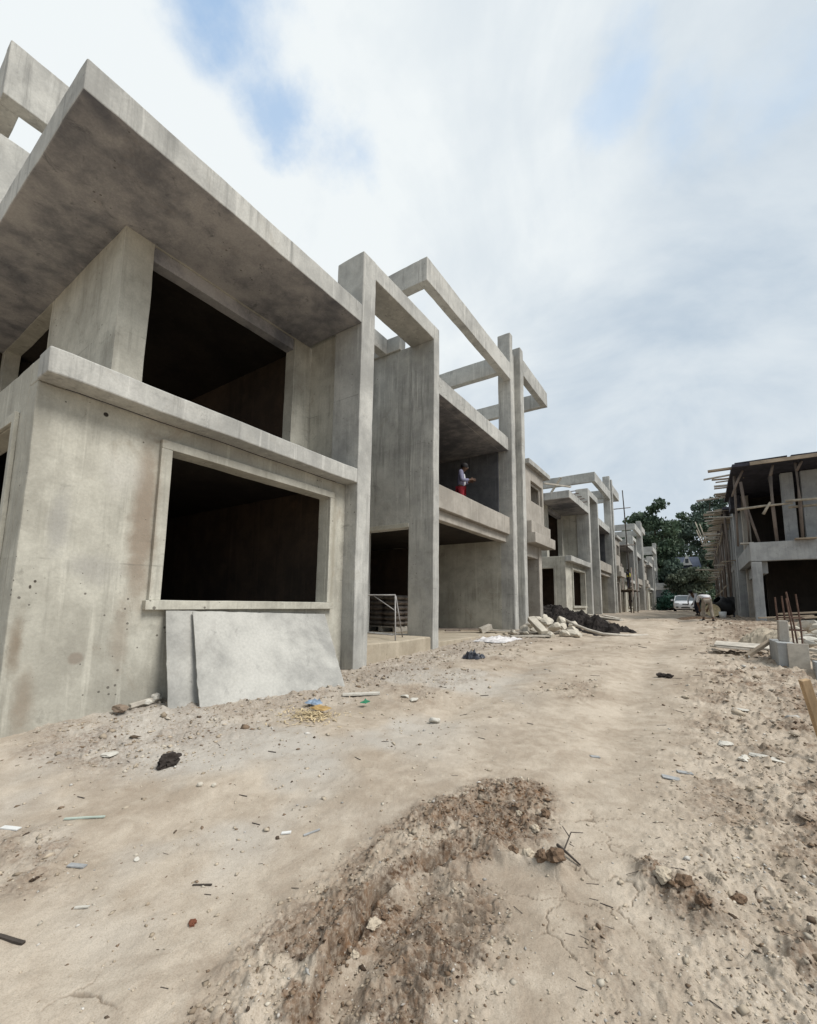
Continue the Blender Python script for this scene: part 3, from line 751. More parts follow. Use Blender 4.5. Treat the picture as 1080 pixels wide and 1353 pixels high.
for pts, rad in (([(2.5, 20.7, 6.0), (2.5, 20.7, 4.82), (2.52, 20.68, 3.5)], .065), ([(3.26, 20.7, 6.4), (3.27, 20.72, 5.0), (3.24, 20.7, 3.62)], .06),
                 ([(2.5, 20.7, 5.98), (2.6, 20.6, 6.42)], .05), ([(3.26, 20.7, 6.1), (3.42, 20.6, 6.42)], .05),
                 ([(1.63, 21, 6.0), (1.68, 21.02, 5.28), (1.75, 21, 4.4), (1.73, 21, 3.48)], .055), ([(1.75, 21.1, 5.0), (1.88, 21.05, 4.35), (2.05, 21, 3.5)], .05),
                 ([(1.72, 20.95, 6.44), (1.5, 21, 5.95), (1.32, 21, 5.45)], .045), ([(1.48, 21.5, 6.4), (1.45, 21.5, 5), (1.42, 21.5, 3.5)], .045),
                 ([(4.6, 20.75, 6.44), (4.62, 20.7, 5), (4.58, 20.7, 3.5)], .06), ([(6.0, 20.75, 6.44), (6.05, 20.7, 5), (6.0, 20.7, 3.5)], .06),
                 ):
    pole(R1, pts, rad)
for pts in ([(1.42, 20.6, 4.83), (2.2, 20.6, 4.88), (3.05, 20.6, 4.89)], [(2.85, 20.55, 4.98), (5.5, 20.55, 4.93)], [(2.18, 20.5, 4.55), (2.41, 20.5, 4.98)], [(2.95, 20.8, 4.78), (6.0, 20.8, 4.80)]):
    pole(R1, pts, .045, 'pale_pole', 'rail')
addr('sole_board', MB().bar((2.98, 20.42, 3.535), (3.55, 20.42, 3.53), .3, .05), 'plank', .004, 0)
addr('sole_board', MB().bar((1.45, 20.9, 3.53), (1.85, 20.9, 3.53), .25, .05), 'plank_grey', .004, 0)
deck_planks(R1, [20.7, 21.6, 22.2, 22.7, 23.4, 24.1, 24.9, 25.2, 25.7], r)
deck_planks(R1, [25.9], r, long=2.0)
def right_house(y0, y1, label, seed, lean=False):
    r = random.Random(seed)
    h = empty('unfinished_house', (1.8, y0, .6), 0, label, 'house', 'unfinished houses on the other side of the street')
    n = 3
    for k in range(n):
        y = y0 + .2 + (y1 - y0 - .6) * k / (n - 1)
        addr('column', MB().plate('y', (y, y + .35), (1.72, 2.05), (.2, 6.4)), 'gconc', .015, .012, h)
    addr('side_wall', MB().plate('x', (2.06, 2.25), (y0 + .2, y1 - .2), (.2, 6.3), [(y0 + 1.2, y0 + 2.8, 1.3, 2.8), (y0 + 3.4, y0 + 4.6, .6, 2.8), (y0 + 1.2, y0 + 3.4, 4.1, 5.8)], sub=.8), 'pink', .01, .01, h)
    addr('front_wall', MB().plate('y', (y0 + .2, y0 + .4), (2.25, 9), (.2, 6.3), [(3, 5.5, .6, 2.8), (3, 5.5, 3.9, 5.8)], sub=1), 'gconc', .01, .01, h)
    addr('first_floor', MB().plate('z', (3.2, 3.45), (1.74, 9), (y0 + .4, y1 - .2), sub=1.5), 'gconc', .01, .01, h)
    addr('roof_formwork', MB().plate('z', (6.44, 6.56), (1.35, 9), (y0, y1), sub=.9), 'deck', .01, .03, h)
    for k in range(6):
        y = y0 + .4 + (y1 - y0 - .8) * k / 5
        pole(h, [(1.45 + r.uniform(-.1, .1), y, 6.44), (1.5 + r.uniform(-.1, .1), y + r.uniform(-.1, .1), 3.4), (1.5 + r.uniform(-.15, .1), y + r.uniform(-.15, .15), .5)], .05)
    for k in range(3):
        zz = 2.2 + 1.5 * k
        pole(h, [(1.3, y0 + r.uniform(0, 1), zz + r.uniform(-.2, .2)), (1.32, y1 - r.uniform(0, 1), zz + r.uniform(-.2, .2))], .04, 'pale_pole', 'rail')
    deck_planks(h, [y0 + .1 + (y1 - y0 - .2) * (k + r.uniform(-.3, .3)) / 13 for k in range(14)], r, long=.85)
    deck_planks(h, [y0 + .1 + (y1 - y0 - .2) * (k + r.uniform(-.3, .3)) / 11 for k in range(12)], r, z=6.0, long=.7)
    deck_planks(h, [y0 + .3 + (y1 - y0 - .6) * (k + r.uniform(-.3, .3)) / 4 for k in range(5)], r, z=3.6, long=.7)
    return h
R2 = right_house(28.9, 34.0, 'unfinished house with roof planks sticking out, second along the right side', 11)
R3 = right_house(35.2, 42.5, 'unfinished house wrapped in timber poles, third along the right side', 12)
R4 = right_house(44.0, 53.5, 'unfinished house farthest down the right side, with two poles leaning outward', 13)
pole(R3, [(1.4, 36, 3.62), (-.1, 36, 3.66)], .05, 'pale_pole', 'rail')
for a, b in (((.75, 46, 6.4), (.1, 46, 8.7)), ((.6, 46.3, 6.4), (.15, 46.2, 8.0)), ((.9, 46.1, 6.4), (.42, 46, 8.5))):
    pole(R4, [a, b], .05, 'pale_pole')
pole(R4, [(.4, 46, 6.5), (1.5, 46, 6.5)], .05, 'pale_pole', 'rail')

# footing with starter bars and trench wall
FT = empty('foundation_block', (1.1, 9.2, .1), 0, 'grey concrete footing with rusty starter bars beside the trench', 'footing')
addr('block', MB().plate('x', (.95, 1.16), (8.72, 9.75), (-.4, .53)).plate('y', (8.70, 8.74), (1.16, 1.30), (-.4, .50)), 'gconc', .012, .012, FT)
addr('shutter_board', MB().plate('y', (8.66, 8.70), (1.06, 1.30), (.12, .53)), 'plank_grey', .004, .006, FT)
addr('stub', MB().plate('y', (9.0, 9.2), (1.02, 1.14), (.53, .86)), 'pink', .012, .012, FT)
for x0, y0, z0, x1, y1, z1 in ((1.07, 9.6, 1.24, 1.06, 9.55, .45), (1.16, 9.6, 1.26, 1.15, 9.5, .45), (1.22, 9.6, 1.33, 1.30, 9.5, .3), (1.34, 9.6, 1.29, 1.35, 9.5, .3), (1.19, 9.4, 1.22, 1.22, 9.3, .3)):
    addr('starter_bar', MB().tube([(x1, y1, z1), ((x0 + x1) / 2 + .01, (y0 + y1) / 2, (z0 + z1) / 2), (x0, y0, z0)], .013, 6), 'rust', 0, 0, FT)
for z in (.7, .9):
    addr('stirrup', MB().tube([(1.05, 9.55, z), (1.36, 9.5, z + .01), (1.38, 9.35, z), (1.2, 9.3, z), (1.05, 9.55, z)], .008, 5), 'rust', 0, 0, FT)
tag(addr('trench_wall', MB().plate('y', (8.46, 8.64), (1.32, 6), (-.7, .30)), 'gconc', .01, .02, None), 'low dark concrete wall in the trench behind the footing', 'low wall')
st = MB()
st.obox((.70, 4.42, .06), (.06, .042, .98), rotm(math.radians(6), math.radians(-15), .4), 6)
thing('timber_stake', st, 'stake', 'orange sawn timber stake leaning at the right edge of the track', 'stake', bevel=.004, jitter=.006)

# ------------------------------------------------------------------ trees, bush and houses at the end of the street
def leaves(mb, c, rad, n, r, size, flat=1.0):
    for _ in range(n):
        while True:
            d = Vector((r.uniform(-1, 1), r.uniform(-1, 1), r.uniform(-1, 1)))
            if d.length < 1: break
        p = Vector(c) + Vector((d.x * rad, d.y * rad, d.z * rad * flat))
        q = Euler((r.uniform(0, 6.3), r.uniform(0, 6.3), r.uniform(0, 6.3))).to_matrix()
        s = size * r.uniform(.6, 1.3)
        mb.add([p + q @ Vector(v) for v in ((-s, -s * .45, 0), (s * .2, -s * .6, s * .1), (s, 0, 0), (s * .1, s * .55, s * .12))], [(0, 1, 2, 3)])
def tree(name, loc, H, spread, seed, mat, label, cat='tree', nb=26, cr=1.5, nl=150, ls=.30, low=.28):
    r = random.Random(seed)
    t = empty(name, loc, 0, label, cat)
    L = Vector(loc)
    top = L + Vector((r.uniform(-.8, .8), r.uniform(-.8, .8), H * .93))
    mid = L + (top - L) * .5 + Vector((r.uniform(-.7, .7), r.uniform(-.7, .7), 0))
    tr = MB().tube([L - Vector((0, 0, .3)), L + Vector((.05, 0, H * .2)), mid, top], [H * .024, H * .018, H * .012, H * .003], 9)
    cw = MB()
    for k in range(nb):
        f = low + (1 - low) * (k + r.random()) / nb
        base = L + (mid - L) * (f / .5) if f < .5 else mid + (top - mid) * ((f - .5) / .5)
        a = r.uniform(0, 2 * PI)
        reach = spread * (math.sin(PI * min(1, (1.12 - f) / (1.12 - low))) ** .6) * r.uniform(.55, 1.1)
        tip = base + Vector((math.cos(a) * reach, math.sin(a) * reach, r.uniform(.0, .28) * reach + H * .02))
        m = (base + tip) / 2 + Vector((0, 0, -.06 * reach))
        tr.tube([base, m, tip], [H * .006 * (1.3 - f), H * .004 * (1.3 - f), .02], 5)
        for s in (.45, .75, 1.0):
            p = base + (tip - base) * s + Vector((r.gauss(0, .3), r.gauss(0, .3), r.gauss(0, .3))) * cr
            leaves(cw, p, cr * r.uniform(.5, 1.0), int(nl * r.uniform(.5, 1.2)), r, ls, .7)
    tr.build('trunk', M['bark'], t)
    cw.build('crown', M[mat], t)
    return t
tree('broadleaf_tree', (-4.9, 78, .6), 16.8, 4.2, 21, 'leaf', 'dark leafy tree rising right behind the end of the left houses', nb=30, nl=110, ls=.26)
tree('broadleaf_tree', (1.6, 84, .6), 18.6, 3.6, 22, 'leaf2', 'tallest evergreen tree above the end of the street, by the right planks', nb=30, low=.2, nl=110, ls=.26)
tree('broadleaf_tree', (-1.6, 92, .6), 17.4, 4.6, 23, 'leaf', 'wide dark tree filling the gap between its taller neighbours', nb=34, low=.12, nl=110, ls=.26)
tree('broadleaf_tree', (5.2, 72, .6), 13.5, 3.8, 24, 'leaf', 'dark tree half hidden behind the timber poled houses', nb=30, low=.15)
tree('broadleaf_tree', (-9.5, 88, .6), 15.0, 4.5, 25, 'leaf2', 'blue green tree mostly hidden behind the last left house', nb=28, low=.2)
tree('small_tree', (-.9, 66, .6), 5.2, 1.9, 26, 'leaf4', 'low grey green tree in front of the blue roofed house', nb=20, cr=1.0, nl=120, ls=.2, low=.3)
def bush(loc, rad, h, seed, mat, label):
    r = random.Random(seed); t = empty('bush', loc, 0, label, 'bush')
    cw = MB(); tw = MB()
    for k in range(26):
        a = r.uniform(0, 6.28); q = math.sqrt(r.random()) * rad
        p = Vector(loc) + Vector((math.cos(a) * q, math.sin(a) * q, h * r.uniform(.15, .95) * (1 - .4 * q / rad)))
        leaves(cw, p, .55, 130, r, .13)
        tw.tube([Vector(loc) + Vector((math.cos(a) * q * .2, math.sin(a) * q * .2, -.1)), p], [.04, .012], 5)
    cw.build('foliage', M[mat], t); tw.build('stem', M['bark'], t)
bush((-2.9, 60, .6), 1.5, 2.4, 31, 'leaf3', 'deep green bush between the white car and the left houses')
bush((-.6, 62, .6), 1.4, 2.0, 32, 'leaf', 'dark shaggy bush directly behind the white car')
bush((1.6, 58, .6), 1.5, 2.6, 33, 'leaf', 'dark bush beneath the right hand scaffold poles')
bush((-5.5, 66, .6), 1.6, 2.4, 34, 'leaf3', 'green bush at the foot of the last left house')
M['blue_roof'] = plain('blue slate roof', (.10, .118, .165), .8, .2, 2, obj=False)
M['white_paint'] = plain('white painted board', (.62, .62, .60), .6, .15, 3, obj=False)
M['cream'] = plain('cream house wall', (.30, .31, .33), .9, .2, 2, obj=False)
M['glass_dark'] = plain('dark window glass', (.02, .025, .03), .15, .1, 2, spec=.5)
BH = empty('gabled_house', (-1.4, 73, .6), 0, 'blue roofed house with white gable peeping through the trees', 'house')
MB().box(-3.2, .6, 73, 77, .3, 5.6, 3).build('wall', M['cream'], BH)
MB().add([(-3.4, 72.7, 5.5), (.8, 72.7, 5.5), (.2, 75.0, 8.4), (-2.8, 75.0, 8.4), (-3.4, 77.4, 5.5), (.8, 77.4, 5.5)], [(0, 1, 2, 3), (3, 2, 5, 4), (0, 3, 4), (1, 5, 2)]).build('roof', M['blue_roof'], BH)
g = MB().add([(-1.75, 72.4, 7.0), (-.55, 72.4, 7.0), (-1.15, 72.4, 8.6), (-1.75, 74.3, 7.0), (-.55, 74.3, 7.0), (-1.15, 74.3, 8.6)], [(0, 1, 2), (0, 2, 5, 3), (1, 4, 5, 2)]).build('gable', M['white_paint'], BH)
MB().box(-1.35, -.95, 72.35, 72.4, 7.3, 7.9).build('window', M['glass_dark'], g)
tree('small_tree', (-4.3, 70.5, .6), 9.5, 1.7, 27, 'leaf', 'slim dark tree standing left of the blue roofed house', nb=26, cr=1.0, nl=120, ls=.22, low=.15)
tree('small_tree', (-2.6, 69.5, .6), 7.0, 1.3, 28, 'leaf2', 'small blue green tree screening the blue roof', nb=20, cr=.9, nl=90, ls=.2, low=.15)
WB = empty('low_building', (-4, 66, .6), 0, 'low building with a white fascia behind the left houses', 'building')
MB().box(-7.0, -2.6, 66, 69, .3, 3.3, 3).build('wall', M['cream'], WB)
MB().box(-7.2, -2.45, 65.8, 69.2, 3.3, 4.2, 3).build('fascia', M['white_paint'], WB)

# ------------------------------------------------------------------ boards leaning under the window
def leaning(name, corners, th, label):
    a, b, c, d = [Vector(p) for p in corners]            # BL, BR, TR, TL
    nrm = (b - a).cross(d - a).normalized()
    n, m = 40, 24
    V = []; F = []
    for k in (0, 1):
        for j in range(m + 1):
            for i in range(n + 1):
                s, t = i / n, j / m
                p = (a * (1 - s) + b * s) * (1 - t) + (d * (1 - s) + c * s) * t
                e = (.004 * noise.noise(p * 4) + .010 * max(0, noise.noise(p * 11) - .15) * -2.0 if i in (0, n) or j in (0, m) else 0)
                p = p + (b - a).normalized() * (e if i in (0, n) else 0) + (d - a).normalized() * (e if j in (0, m) else 0)
                p = p + nrm * (.006 * noise.noise(p * 1.5)) - nrm * (th * (1 - k))
                V.append(p)
    o = (m + 1) * (n + 1)
    for j in range(m):
        for i in range(n):
            q = [j * (n + 1) + i, j * (n + 1) + i + 1, (j + 1) * (n + 1) + i + 1, (j + 1) * (n + 1) + i]
            F.append(tuple(o + x for x in q)); F.append(tuple(reversed(q)))
    ring = [i for i in range(n + 1)] + [j * (n + 1) + n for j in range(1, m + 1)] + [m * (n + 1) + i for i in range(n - 1, -1, -1)] + [j * (n + 1) for j in range(m - 1, 0, -1)]
    for x, y in zip(ring, ring[1:] + ring[:1]): F.append((x, y, o + y, o + x))
    mb = MB().add(V, F)
    return thing(name, mb, 'sheet', label, 'slab')
leaning('cement_board', [(-4.26, 2.58, -.13), (-3.84, 4.29, -.065), (-4.72, 4.74, .885), (-4.735, 2.69, .94)], .022, 'wide pale cement board leaning in front under the big window')
leaning('cement_board', [(-4.46, 2.36, -.14), (-4.10, 3.9, -.09), (-4.79, 4.2, .90), (-4.79, 2.42, .955)], .022, 'narrow showing cement board tucked behind the wide leaning one')

# ------------------------------------------------------------------ entrance: trestle, pallets and bags
TR = empty('trestle', (-5.4, 6.8, .39), 0, 'pale steel trestle frame standing on the entrance step', 'trestle')
def rod(name, a, b, r=.012, par=TR, mat='steel'): return MB().tube([a, b], r, 8).build(name, M[mat], par, smooth=True)
rod('top_rail', (-6.5, 6.78, 1.22), (-4.88, 6.78, 1.22), .014)
for x in (-4.88, -6.48):
    rod('leg', (x, 6.78, 1.22), (x + .22, 6.50, .385)); rod('leg', (x, 6.80, 1.2), (x - .05, 7.12, .385))
rod('brace', (-5.42, 6.78, 1.21), (-4.80, 6.68, .92), .010)
rod('lower_rail', (-6.3, 6.95, .47), (-4.78, 6.60, .47), .011)
r = random.Random(3)
for k, (px, py, lab) in enumerate(((-7.5, 10.2, 'timber pallet under the bag stack inside the dark doorway'), (-8.9, 10.3, 'timber pallet deeper in the dark room behind the doorway'))):
    pl = MB()
    for i in range(5): pl.box(px - .55, px + .55, py - .5 + i * .22, py - .38 + i * .22, .40, .425)
    for i in range(3): pl.box(px - .55 + i * .5, px - .45 + i * .5, py - .5, py + .5, .285, .40)
    thing('pallet', pl, 'plank_grey', lab, 'pallet')
    for lay in range(6):
        for i in range(2):
            for j in range(2):
                c = Vector((px - .27 + .54 * i + r.uniform(-.02, .02), py - .22 + .44 * j + r.uniform(-.02, .02), .43 + lay * .145))
                mb = MB()
                seg = 8
                V = []; F = []
                for a in range(seg + 1):
                    for b in range(seg + 1):
                        u, v = a / seg * 2 - 1, b / seg * 2 - 1
                        hgt = .072 * (1 - u ** 4) ** .5 * (1 - v ** 4) ** .5
                        V.append(c + Vector((u * .28, v * .21, .072 + hgt)))
                for a in range(seg + 1):
                    for b in range(seg + 1):
                        u, v = a / seg * 2 - 1, b / seg * 2 - 1
                        hgt = .072 * (1 - u ** 4) ** .5 * (1 - v ** 4) ** .5
                        V.append(c + Vector((u * .28, v * .21, .072 - hgt)))
                nn = (seg + 1) ** 2
                for a in range(seg):
                    for b in range(seg):
                        q = [a * (seg + 1) + b, (a + 1) * (seg + 1) + b, (a + 1) * (seg + 1) + b + 1, a * (seg + 1) + b + 1]
                        F.append(tuple(q)); F.append(tuple(nn + x for x in reversed(q)))
                mb.add(V, F)
                thing('cement_bag', mb, 'bag', 'grey brown cement bag in the stack inside the dark doorway' if k == 0 else 'cement bag in the far stack of the dark room', 'bag', 'cement bags stacked near the doorway' if k == 0 else 'cement bags stacked deeper in the room', smooth=True)

# ------------------------------------------------------------------ stone rubble, soil heap, timber
r = random.Random(14)
STONES = [(-4.15, 12.0, .17, .24), (-3.9, 12.5, .2, .30), (-3.62, 11.9, .15, .26), (-3.3, 11.6, .13, .22), (-3.1, 12.1, .15, .25), (-2.85, 12.2, .13, .20), (-3.5, 12.6, .36, .25),
          (-3.75, 12.9, .52, .26), (-4.1, 13.0, .55, .25), (-3.3, 12.9, .30, .22), (-3.0, 12.7, .22, .22), (-4.2, 12.5, .42, .22), (-3.45, 13.2, .55, .22), (-2.75, 12.0, .10, .13), (-3.85, 11.3, .07, .17), (-4.25, 11.4, .1, .17), (-4.0, 13.5, .62, .2), (-3.1, 13.2, .38, .2)]
SL = ['rough grey building stone lowest and nearest the fin columns', 'squat dusty stone in the middle of the rubble heap', 'broad tan stone at the front of the rubble heap', 'angular stone at the front foot of the rubble heap', 'pale faceted stone on the street side of the rubble heap', 'tan stone at the tapering end of the rubble heap', 'tilted stone in the second layer of the rubble heap',
      'blocky stone on the upper part of the rubble heap', 'stone wedged high against the fin columns', 'stone leaning toward the black soil in the rubble heap', 'flat sided stone near the pale pipe', 'stone resting against the fin column above the ground', 'stone near the top of the heap facing the soil', 'small stray stone just beyond the end of the rubble heap', 'low stone before the rubble heap on bare earth', 'small stone tucked at the foot of the left fin column', 'topmost stone at the back of the rubble heap', 'stone half leaning on the black soil heap']
for i, ((x, y, dz, s), lab) in enumerate(zip(STONES, SL)):
    z = gz(x, y) + dz * .55
    thing('rubble_stone', MB().rock((x, y, z), (s * r.uniform(.9, 1.35), s * r.uniform(.7, 1.0), s * r.uniform(.55, .8)), 50 + i, rotm(r.uniform(-.5, .5), r.uniform(-.5, .5), r.uniform(0, 3)), .07, 13), 'rock', lab, 'stone', 'building stones in the rubble heap')
thing('stone_lintel', MB().obox((-3.68, 11.75, gz(-3.68, 11.75) + .30), (.80, .20, .14), rotm(.2, .45, -.75), 6), 'rock', 'long squared stone lying askew across the rubble heap', 'stone', bevel=.02, jitter=.03)
def heap(cs, nx, ny, x0, x1, y0, y1, amp, f, seed, skirt=.05):
    V = []; F = []
    for j in range(ny + 1):
        for i in range(nx + 1):
            x = x0 + (x1 - x0) * i / nx; y = y0 + (y1 - y0) * j / ny
            h = max(max(0, c[2] * (1 - ((x - c[0]) ** 2 + (y - c[1]) ** 2) / c[3] ** 2)) for c in cs)
            p = Vector((x, y, seed))
            e = noise.noise(p * f) * .6 + noise.noise(p * f * 2.7) * .35 + noise.noise(p * f * 6) * .2
            h = h + amp * e * min(1, h * 6) - skirt
            V.append((x, y, base_h(y) + h))
    for j in range(ny):
        for i in range(nx):
            a = j * (nx + 1) + i; F.append((a, a + 1, a + nx + 2, a + nx + 1))
    return MB().add(V, F)
thing('soil_heap', heap([(-4.9, 17.2, .55, 1.6), (-4.2, 16.2, .48, 1.4), (-3.5, 15.2, .42, 1.2), (-2.9, 14.4, .36, 1.0), (-2.4, 13.8, .30, .85), (-2.0, 13.3, .22, .7), (-1.7, 13.1, .14, .5)], 110, 120, -6.6, -1.0, 12.4, 18.9, .34, 2.9, 3.3, .12), 'soil', 'long black topsoil heap running out into the street', 'soil heap', loc=(-3.2, 15, .4))
thing('conduit_pipe', MB().tube([(-3.45, 13.35, .68), (-3.0, 13.0, .52), (-2.6, 12.75, .40), (-2.2, 12.65, .31), (-1.7, 12.75, .29), (-1.2, 13.2, .29)], .04, 8), 'plank_grey', 'pale pipe trailing from the rubble along the black soil', 'pipe', smooth=True)
TP = [((-3.9, 17.4), (-2.6, 15.3)), ((-3.6, 17.6), (-2.5, 15.0)), ((-3.3, 17.9), (-2.6, 15.6)), ((-3.9, 16.9), (-2.2, 15.8)), ((-3.2, 16.6), (-2.1, 15.4)), ((-3.0, 17.6), (-2.3, 16.1)), ((-3.7, 18.2), (-2.9, 16.4))]
TL = ['greyed plank nearest the soil in the loose timber by house two', 'long greyed plank crossing over the loose timber', 'greyed plank in the middle of the loose timber', 'slanting greyed plank laid across the loose timber', 'short greyed plank on the street side of the loose timber', 'outermost greyed plank of the loose timber', 'plank furthest up the street in the loose timber']
for i, ((a, b), lab) in enumerate(zip(TP, TL)):
    z = .56 + .02 * i
    thing('loose_plank', MB().bar((a[0], a[1], z + .05), (b[0], b[1], .5 + .03 * i), .14, .035), 'plank_grey', lab, 'plank', 'loose planks beside the soil heap')
for i, (a, b, w, m, lab) in enumerate((((-5.9, 10.6, .33), (-4.9, 11.9, .32), .09, 'pole', 'dark batten on the garage floor along the wall'), ((-5.6, 10.9, .33), (-4.4, 12.2, .33), .11, 'plank', 'brown plank reaching from the garage toward the fins'), ((-5.0, 11.4, .36), (-3.6, 12.1, .30), .13, 'plank_grey', 'pale plank lying between the garage and the rubble'), ((-6.6, 10.9, .34), (-5.3, 12.0, .34), .07, 'pole', 'thin batten furthest inside the garage'), ((-4.1, 10.8, .26), (-3.3, 11.5, .27), .16, 'plank_grey', 'pale board on the earth before the rubble stones'))):
    thing('loose_plank', MB().bar(a, b, w, .035), m, lab, 'plank', 'loose battens by the garage')
thing('wood_block', MB().obox((-4.98, 11.25, .40), (.34, .16, .15), rotm(.1, -.35, .9), 3), 'plank_grey', 'short pale block of wood resting on garage battens', 'block', bevel=.008, jitter=.01)
def crumple(c, s, seed, n=14):
    V = []; F = []
    for j in range(n + 1):
        for i in range(n + 1):
            u, v = i / n * 2 - 1, j / n * 2 - 1
            p = Vector((u * 2.2, v * 2.2, seed * 3.7))
            x = c[0] + u * s[0] * (1 + .35 * noise.noise(p + Vector((5, 0, 0)))); y = c[1] + v * s[1] * (1 + .35 * noise.noise(p + Vector((0, 5, 0))))
            V.append((x, y, base_h(y) + s[2] * (.35 + .9 * abs(noise.noise(p * 1.3)) + .5 * noise.noise(p * 3)) * (1 - max(abs(u), abs(v)) ** 3) + .012 + c[2]))
    for j in range(n):
        for i in range(n):
            a = j * (n + 1) + i; F.append((a, a + 1, a + n + 2, a + n + 1))
    return MB().add(V, F)
thing('plastic_sheet', crumple((-4.0, 9.75, .02), (.36, .55, .12), 1), 'plastic', 'crumpled dirty white sheet on the ground before the garage', 'sheet')
thing('plastic_bag', crumple((-3.39, 7.07, .0), (.16, .15, .16), 2), 'black_plastic', 'crumpled blue black plastic bag lying in front of the portal', 'bag')

# ------------------------------------------------------------------ things lying on the track
def stone(x, y, s, seed, mat, label, cat='stone', dz=.25, name='loose_stone', rough=.25, cutn=6, group=None):
    return thing(name, MB().rock((x, y, gz(x, y) + s[2] * dz), s, seed, rotm(0, 0, seed * 1.7), rough, cutn, 3), mat, label, cat, group)
stone(-3.34, 1.80, (.085, .06, .05), 1, 'dark_rock', 'black shaggy clump sitting on pale dirt before the wall', 'clump', .7, 'tar_clump', .7, 2)
stone(-4.70, 2.02, (.11, .07, .035), 2, 'brown_rock', 'flat brown stone lying at the foot of the wall', dz=.9)
thing('batten_offcut', MB().bar((-4.74, 2.12, gz(-4.74, 2.12) + .05), (-4.76, 2.33, gz(-4.76, 2.33) + .05), .05, .03), 'plank_grey', 'short pale batten against the wall beside the flat brown stone', 'batten')
stone(-4.77, 2.38, (.06, .05, .05), 3, 'pale_rock', 'rounded pale stone at the wall next to the leaning boards', dz=.9)
stone(-4.74, 2.28, (.05, .05, .035), 4, 'pale_rock', 'smaller pale stone between the batten and rounded stone', dz=.9)
stone(-3.85, 1.61, (.085, .055, .015), 5, 'pale_rock', 'flat white chip left of the black clump', dz=.8, rough=.1)
stone(-2.84, 1.75, (.020, .018, .015), 6, 'rock', 'round pebble, left one of a close pair on bare dirt', dz=.7, rough=.1, cutn=2)
stone(-2.76, 1.80, (.018, .017, .014), 7, 'rock', 'round pebble, right one of a close pair on bare dirt', dz=.7, rough=.1, cutn=2)
stone(-2.24, 3.81, (.06, .05, .045), 8, 'pale_rock', 'single pale cobble standing alone mid track', dz=.6, rough=.1, cutn=3)
stone(-2.40, 1.17, (.014, .013, .010), 9, 'pale_rock', 'small pale pebble near the mint batten', dz=.7, rough=.1, cutn=3)
def sliver(name, a, b, w, t, mat, label, cat):
    za = gz(*a) + t * .9; zb = gz(*b) + t * .9
    return thing(name, MB().bar((*a, za), (*b, zb), w, t, 0, 4), mat, label, cat, jitter=.004)
sliver('batten', (-3.12, 1.10), (-2.95, 1.24), .014, .007, 'mint', 'thin mint green batten lying on the dirt at left', 'batten')
sliver('shard', (-2.62, .96), (-2.54, 1.00), .026, .006, 'bluegrey', 'blue grey shard beside the brown patch at left', 'shard')
sliver('shard', (-2.27, .87), (-2.22, .905), .012, .005, 'pale_rock', 'thin white shard on smooth dirt at lower left', 'shard')
sliver('stick', (-1.99, 1.225), (-1.92, 1.275), .007, .005, 'twig', 'short dark stick in the middle of smooth pale dirt', 'stick')
sliver('stick', (-2.32, .64), (-2.21, .69), .014, .008, 'twig', 'dark stick cut by the left edge of the picture', 'stick')
sliver('stick', (-1.85, 1.76), (-1.81, 1.84), .012, .005, 'bluegrey', 'grey splinter upright of the mud tracks', 'stick')
stone(-1.76, 1.09, (.024, .014, .008), 11, 'red_clump', 'small red brown clump alone on smooth dirt', 'clump', .7, 'clump', .6, 3)
sliver('scrap', (-1.97, 1.71), (-1.93, 1.74), .02, .006, 'white_paint', 'tiny white scrap on the bare track', 'scrap')
sliver('scrap', (-3.30, .87), (-3.21, .92), .03, .006, 'white_paint', 'white scrap at the far left edge', 'scrap')
thing('wrapper', crumple((-3.58, 3.48, .03), (.09, .06, .05), 5, 8), 'blue', 'pale blue wrapper above the straw pile', 'wrapper')
thing('card_scrap', crumple((-3.36, 3.36, .03), (.11, .07, .03), 6, 8), 'carton', 'folded brown card on the straw pile', 'card')
thing('plastic_scrap', crumple((-3.13, 3.82, .02), (.035, .05, .04), 7, 8), 'green', 'bright green plastic scrap near the boards', 'scrap')
sliver('board_scrap', (-3.62, 3.98), (-3.28, 4.27), .10, .02, 'pale_rock', 'white flat board scrap beyond the straw', 'board')
stone(-2.98, 4.38, (.06, .04, .02), 13, 'pale_rock', 'white stone chip right of the white board scrap', dz=.7)
stone(-2.8, 4.3, (.07, .05, .03), 14, 'pale_rock', 'lumpy white stone farthest right of the white board scrap', dz=.7)
sw = MB(); r = random.Random(8)
for k in range(520):
    a = r.uniform(0, 6.28); q = abs(r.gauss(0, .16))
    x, y = -3.35 + math.cos(a) * q * 1.2, 3.22 + math.sin(a) * q
    z = gz(x, y) + r.uniform(.004, .045) * max(0, 1 - q / .4)
    d = r.uniform(0, 6.28); l = r.uniform(.02, .06)
    sw.bar((x, y, z), (x + math.cos(d) * l, y + math.sin(d) * l, z + r.uniform(-.012, .015)), r.uniform(.004, .012), .002)
thing('straw_shavings', sw, 'straw', 'loose pile of straw coloured wood shavings by the boards', 'shavings', kind='stuff')
br = MB().tube([(-.66, 2.33, gz(-.66, 2.33) + .012), (-.60, 2.28, gz(-.60, 2.28) + .016), (-.53, 2.23, gz(-.53, 2.23) + .008)], [.008, .006, .004], 6)
br.tube([(-.62, 2.30, gz(-.62, 2.30) + .014), (-.61, 2.40, gz(-.61, 2.40) + .05), (-.56, 2.44, gz(-.56, 2.44) + .04)], [.004, .003, .002], 5)
br.tube([(-.61, 2.37, gz(-.61, 2.37) + .04), (-.66, 2.43, gz(-.66, 2.43) + .05)], [.003, .002], 5)
thing('dead_twig', br, 'twig', 'forked dark twig right of the brown mud patch', 'twig')
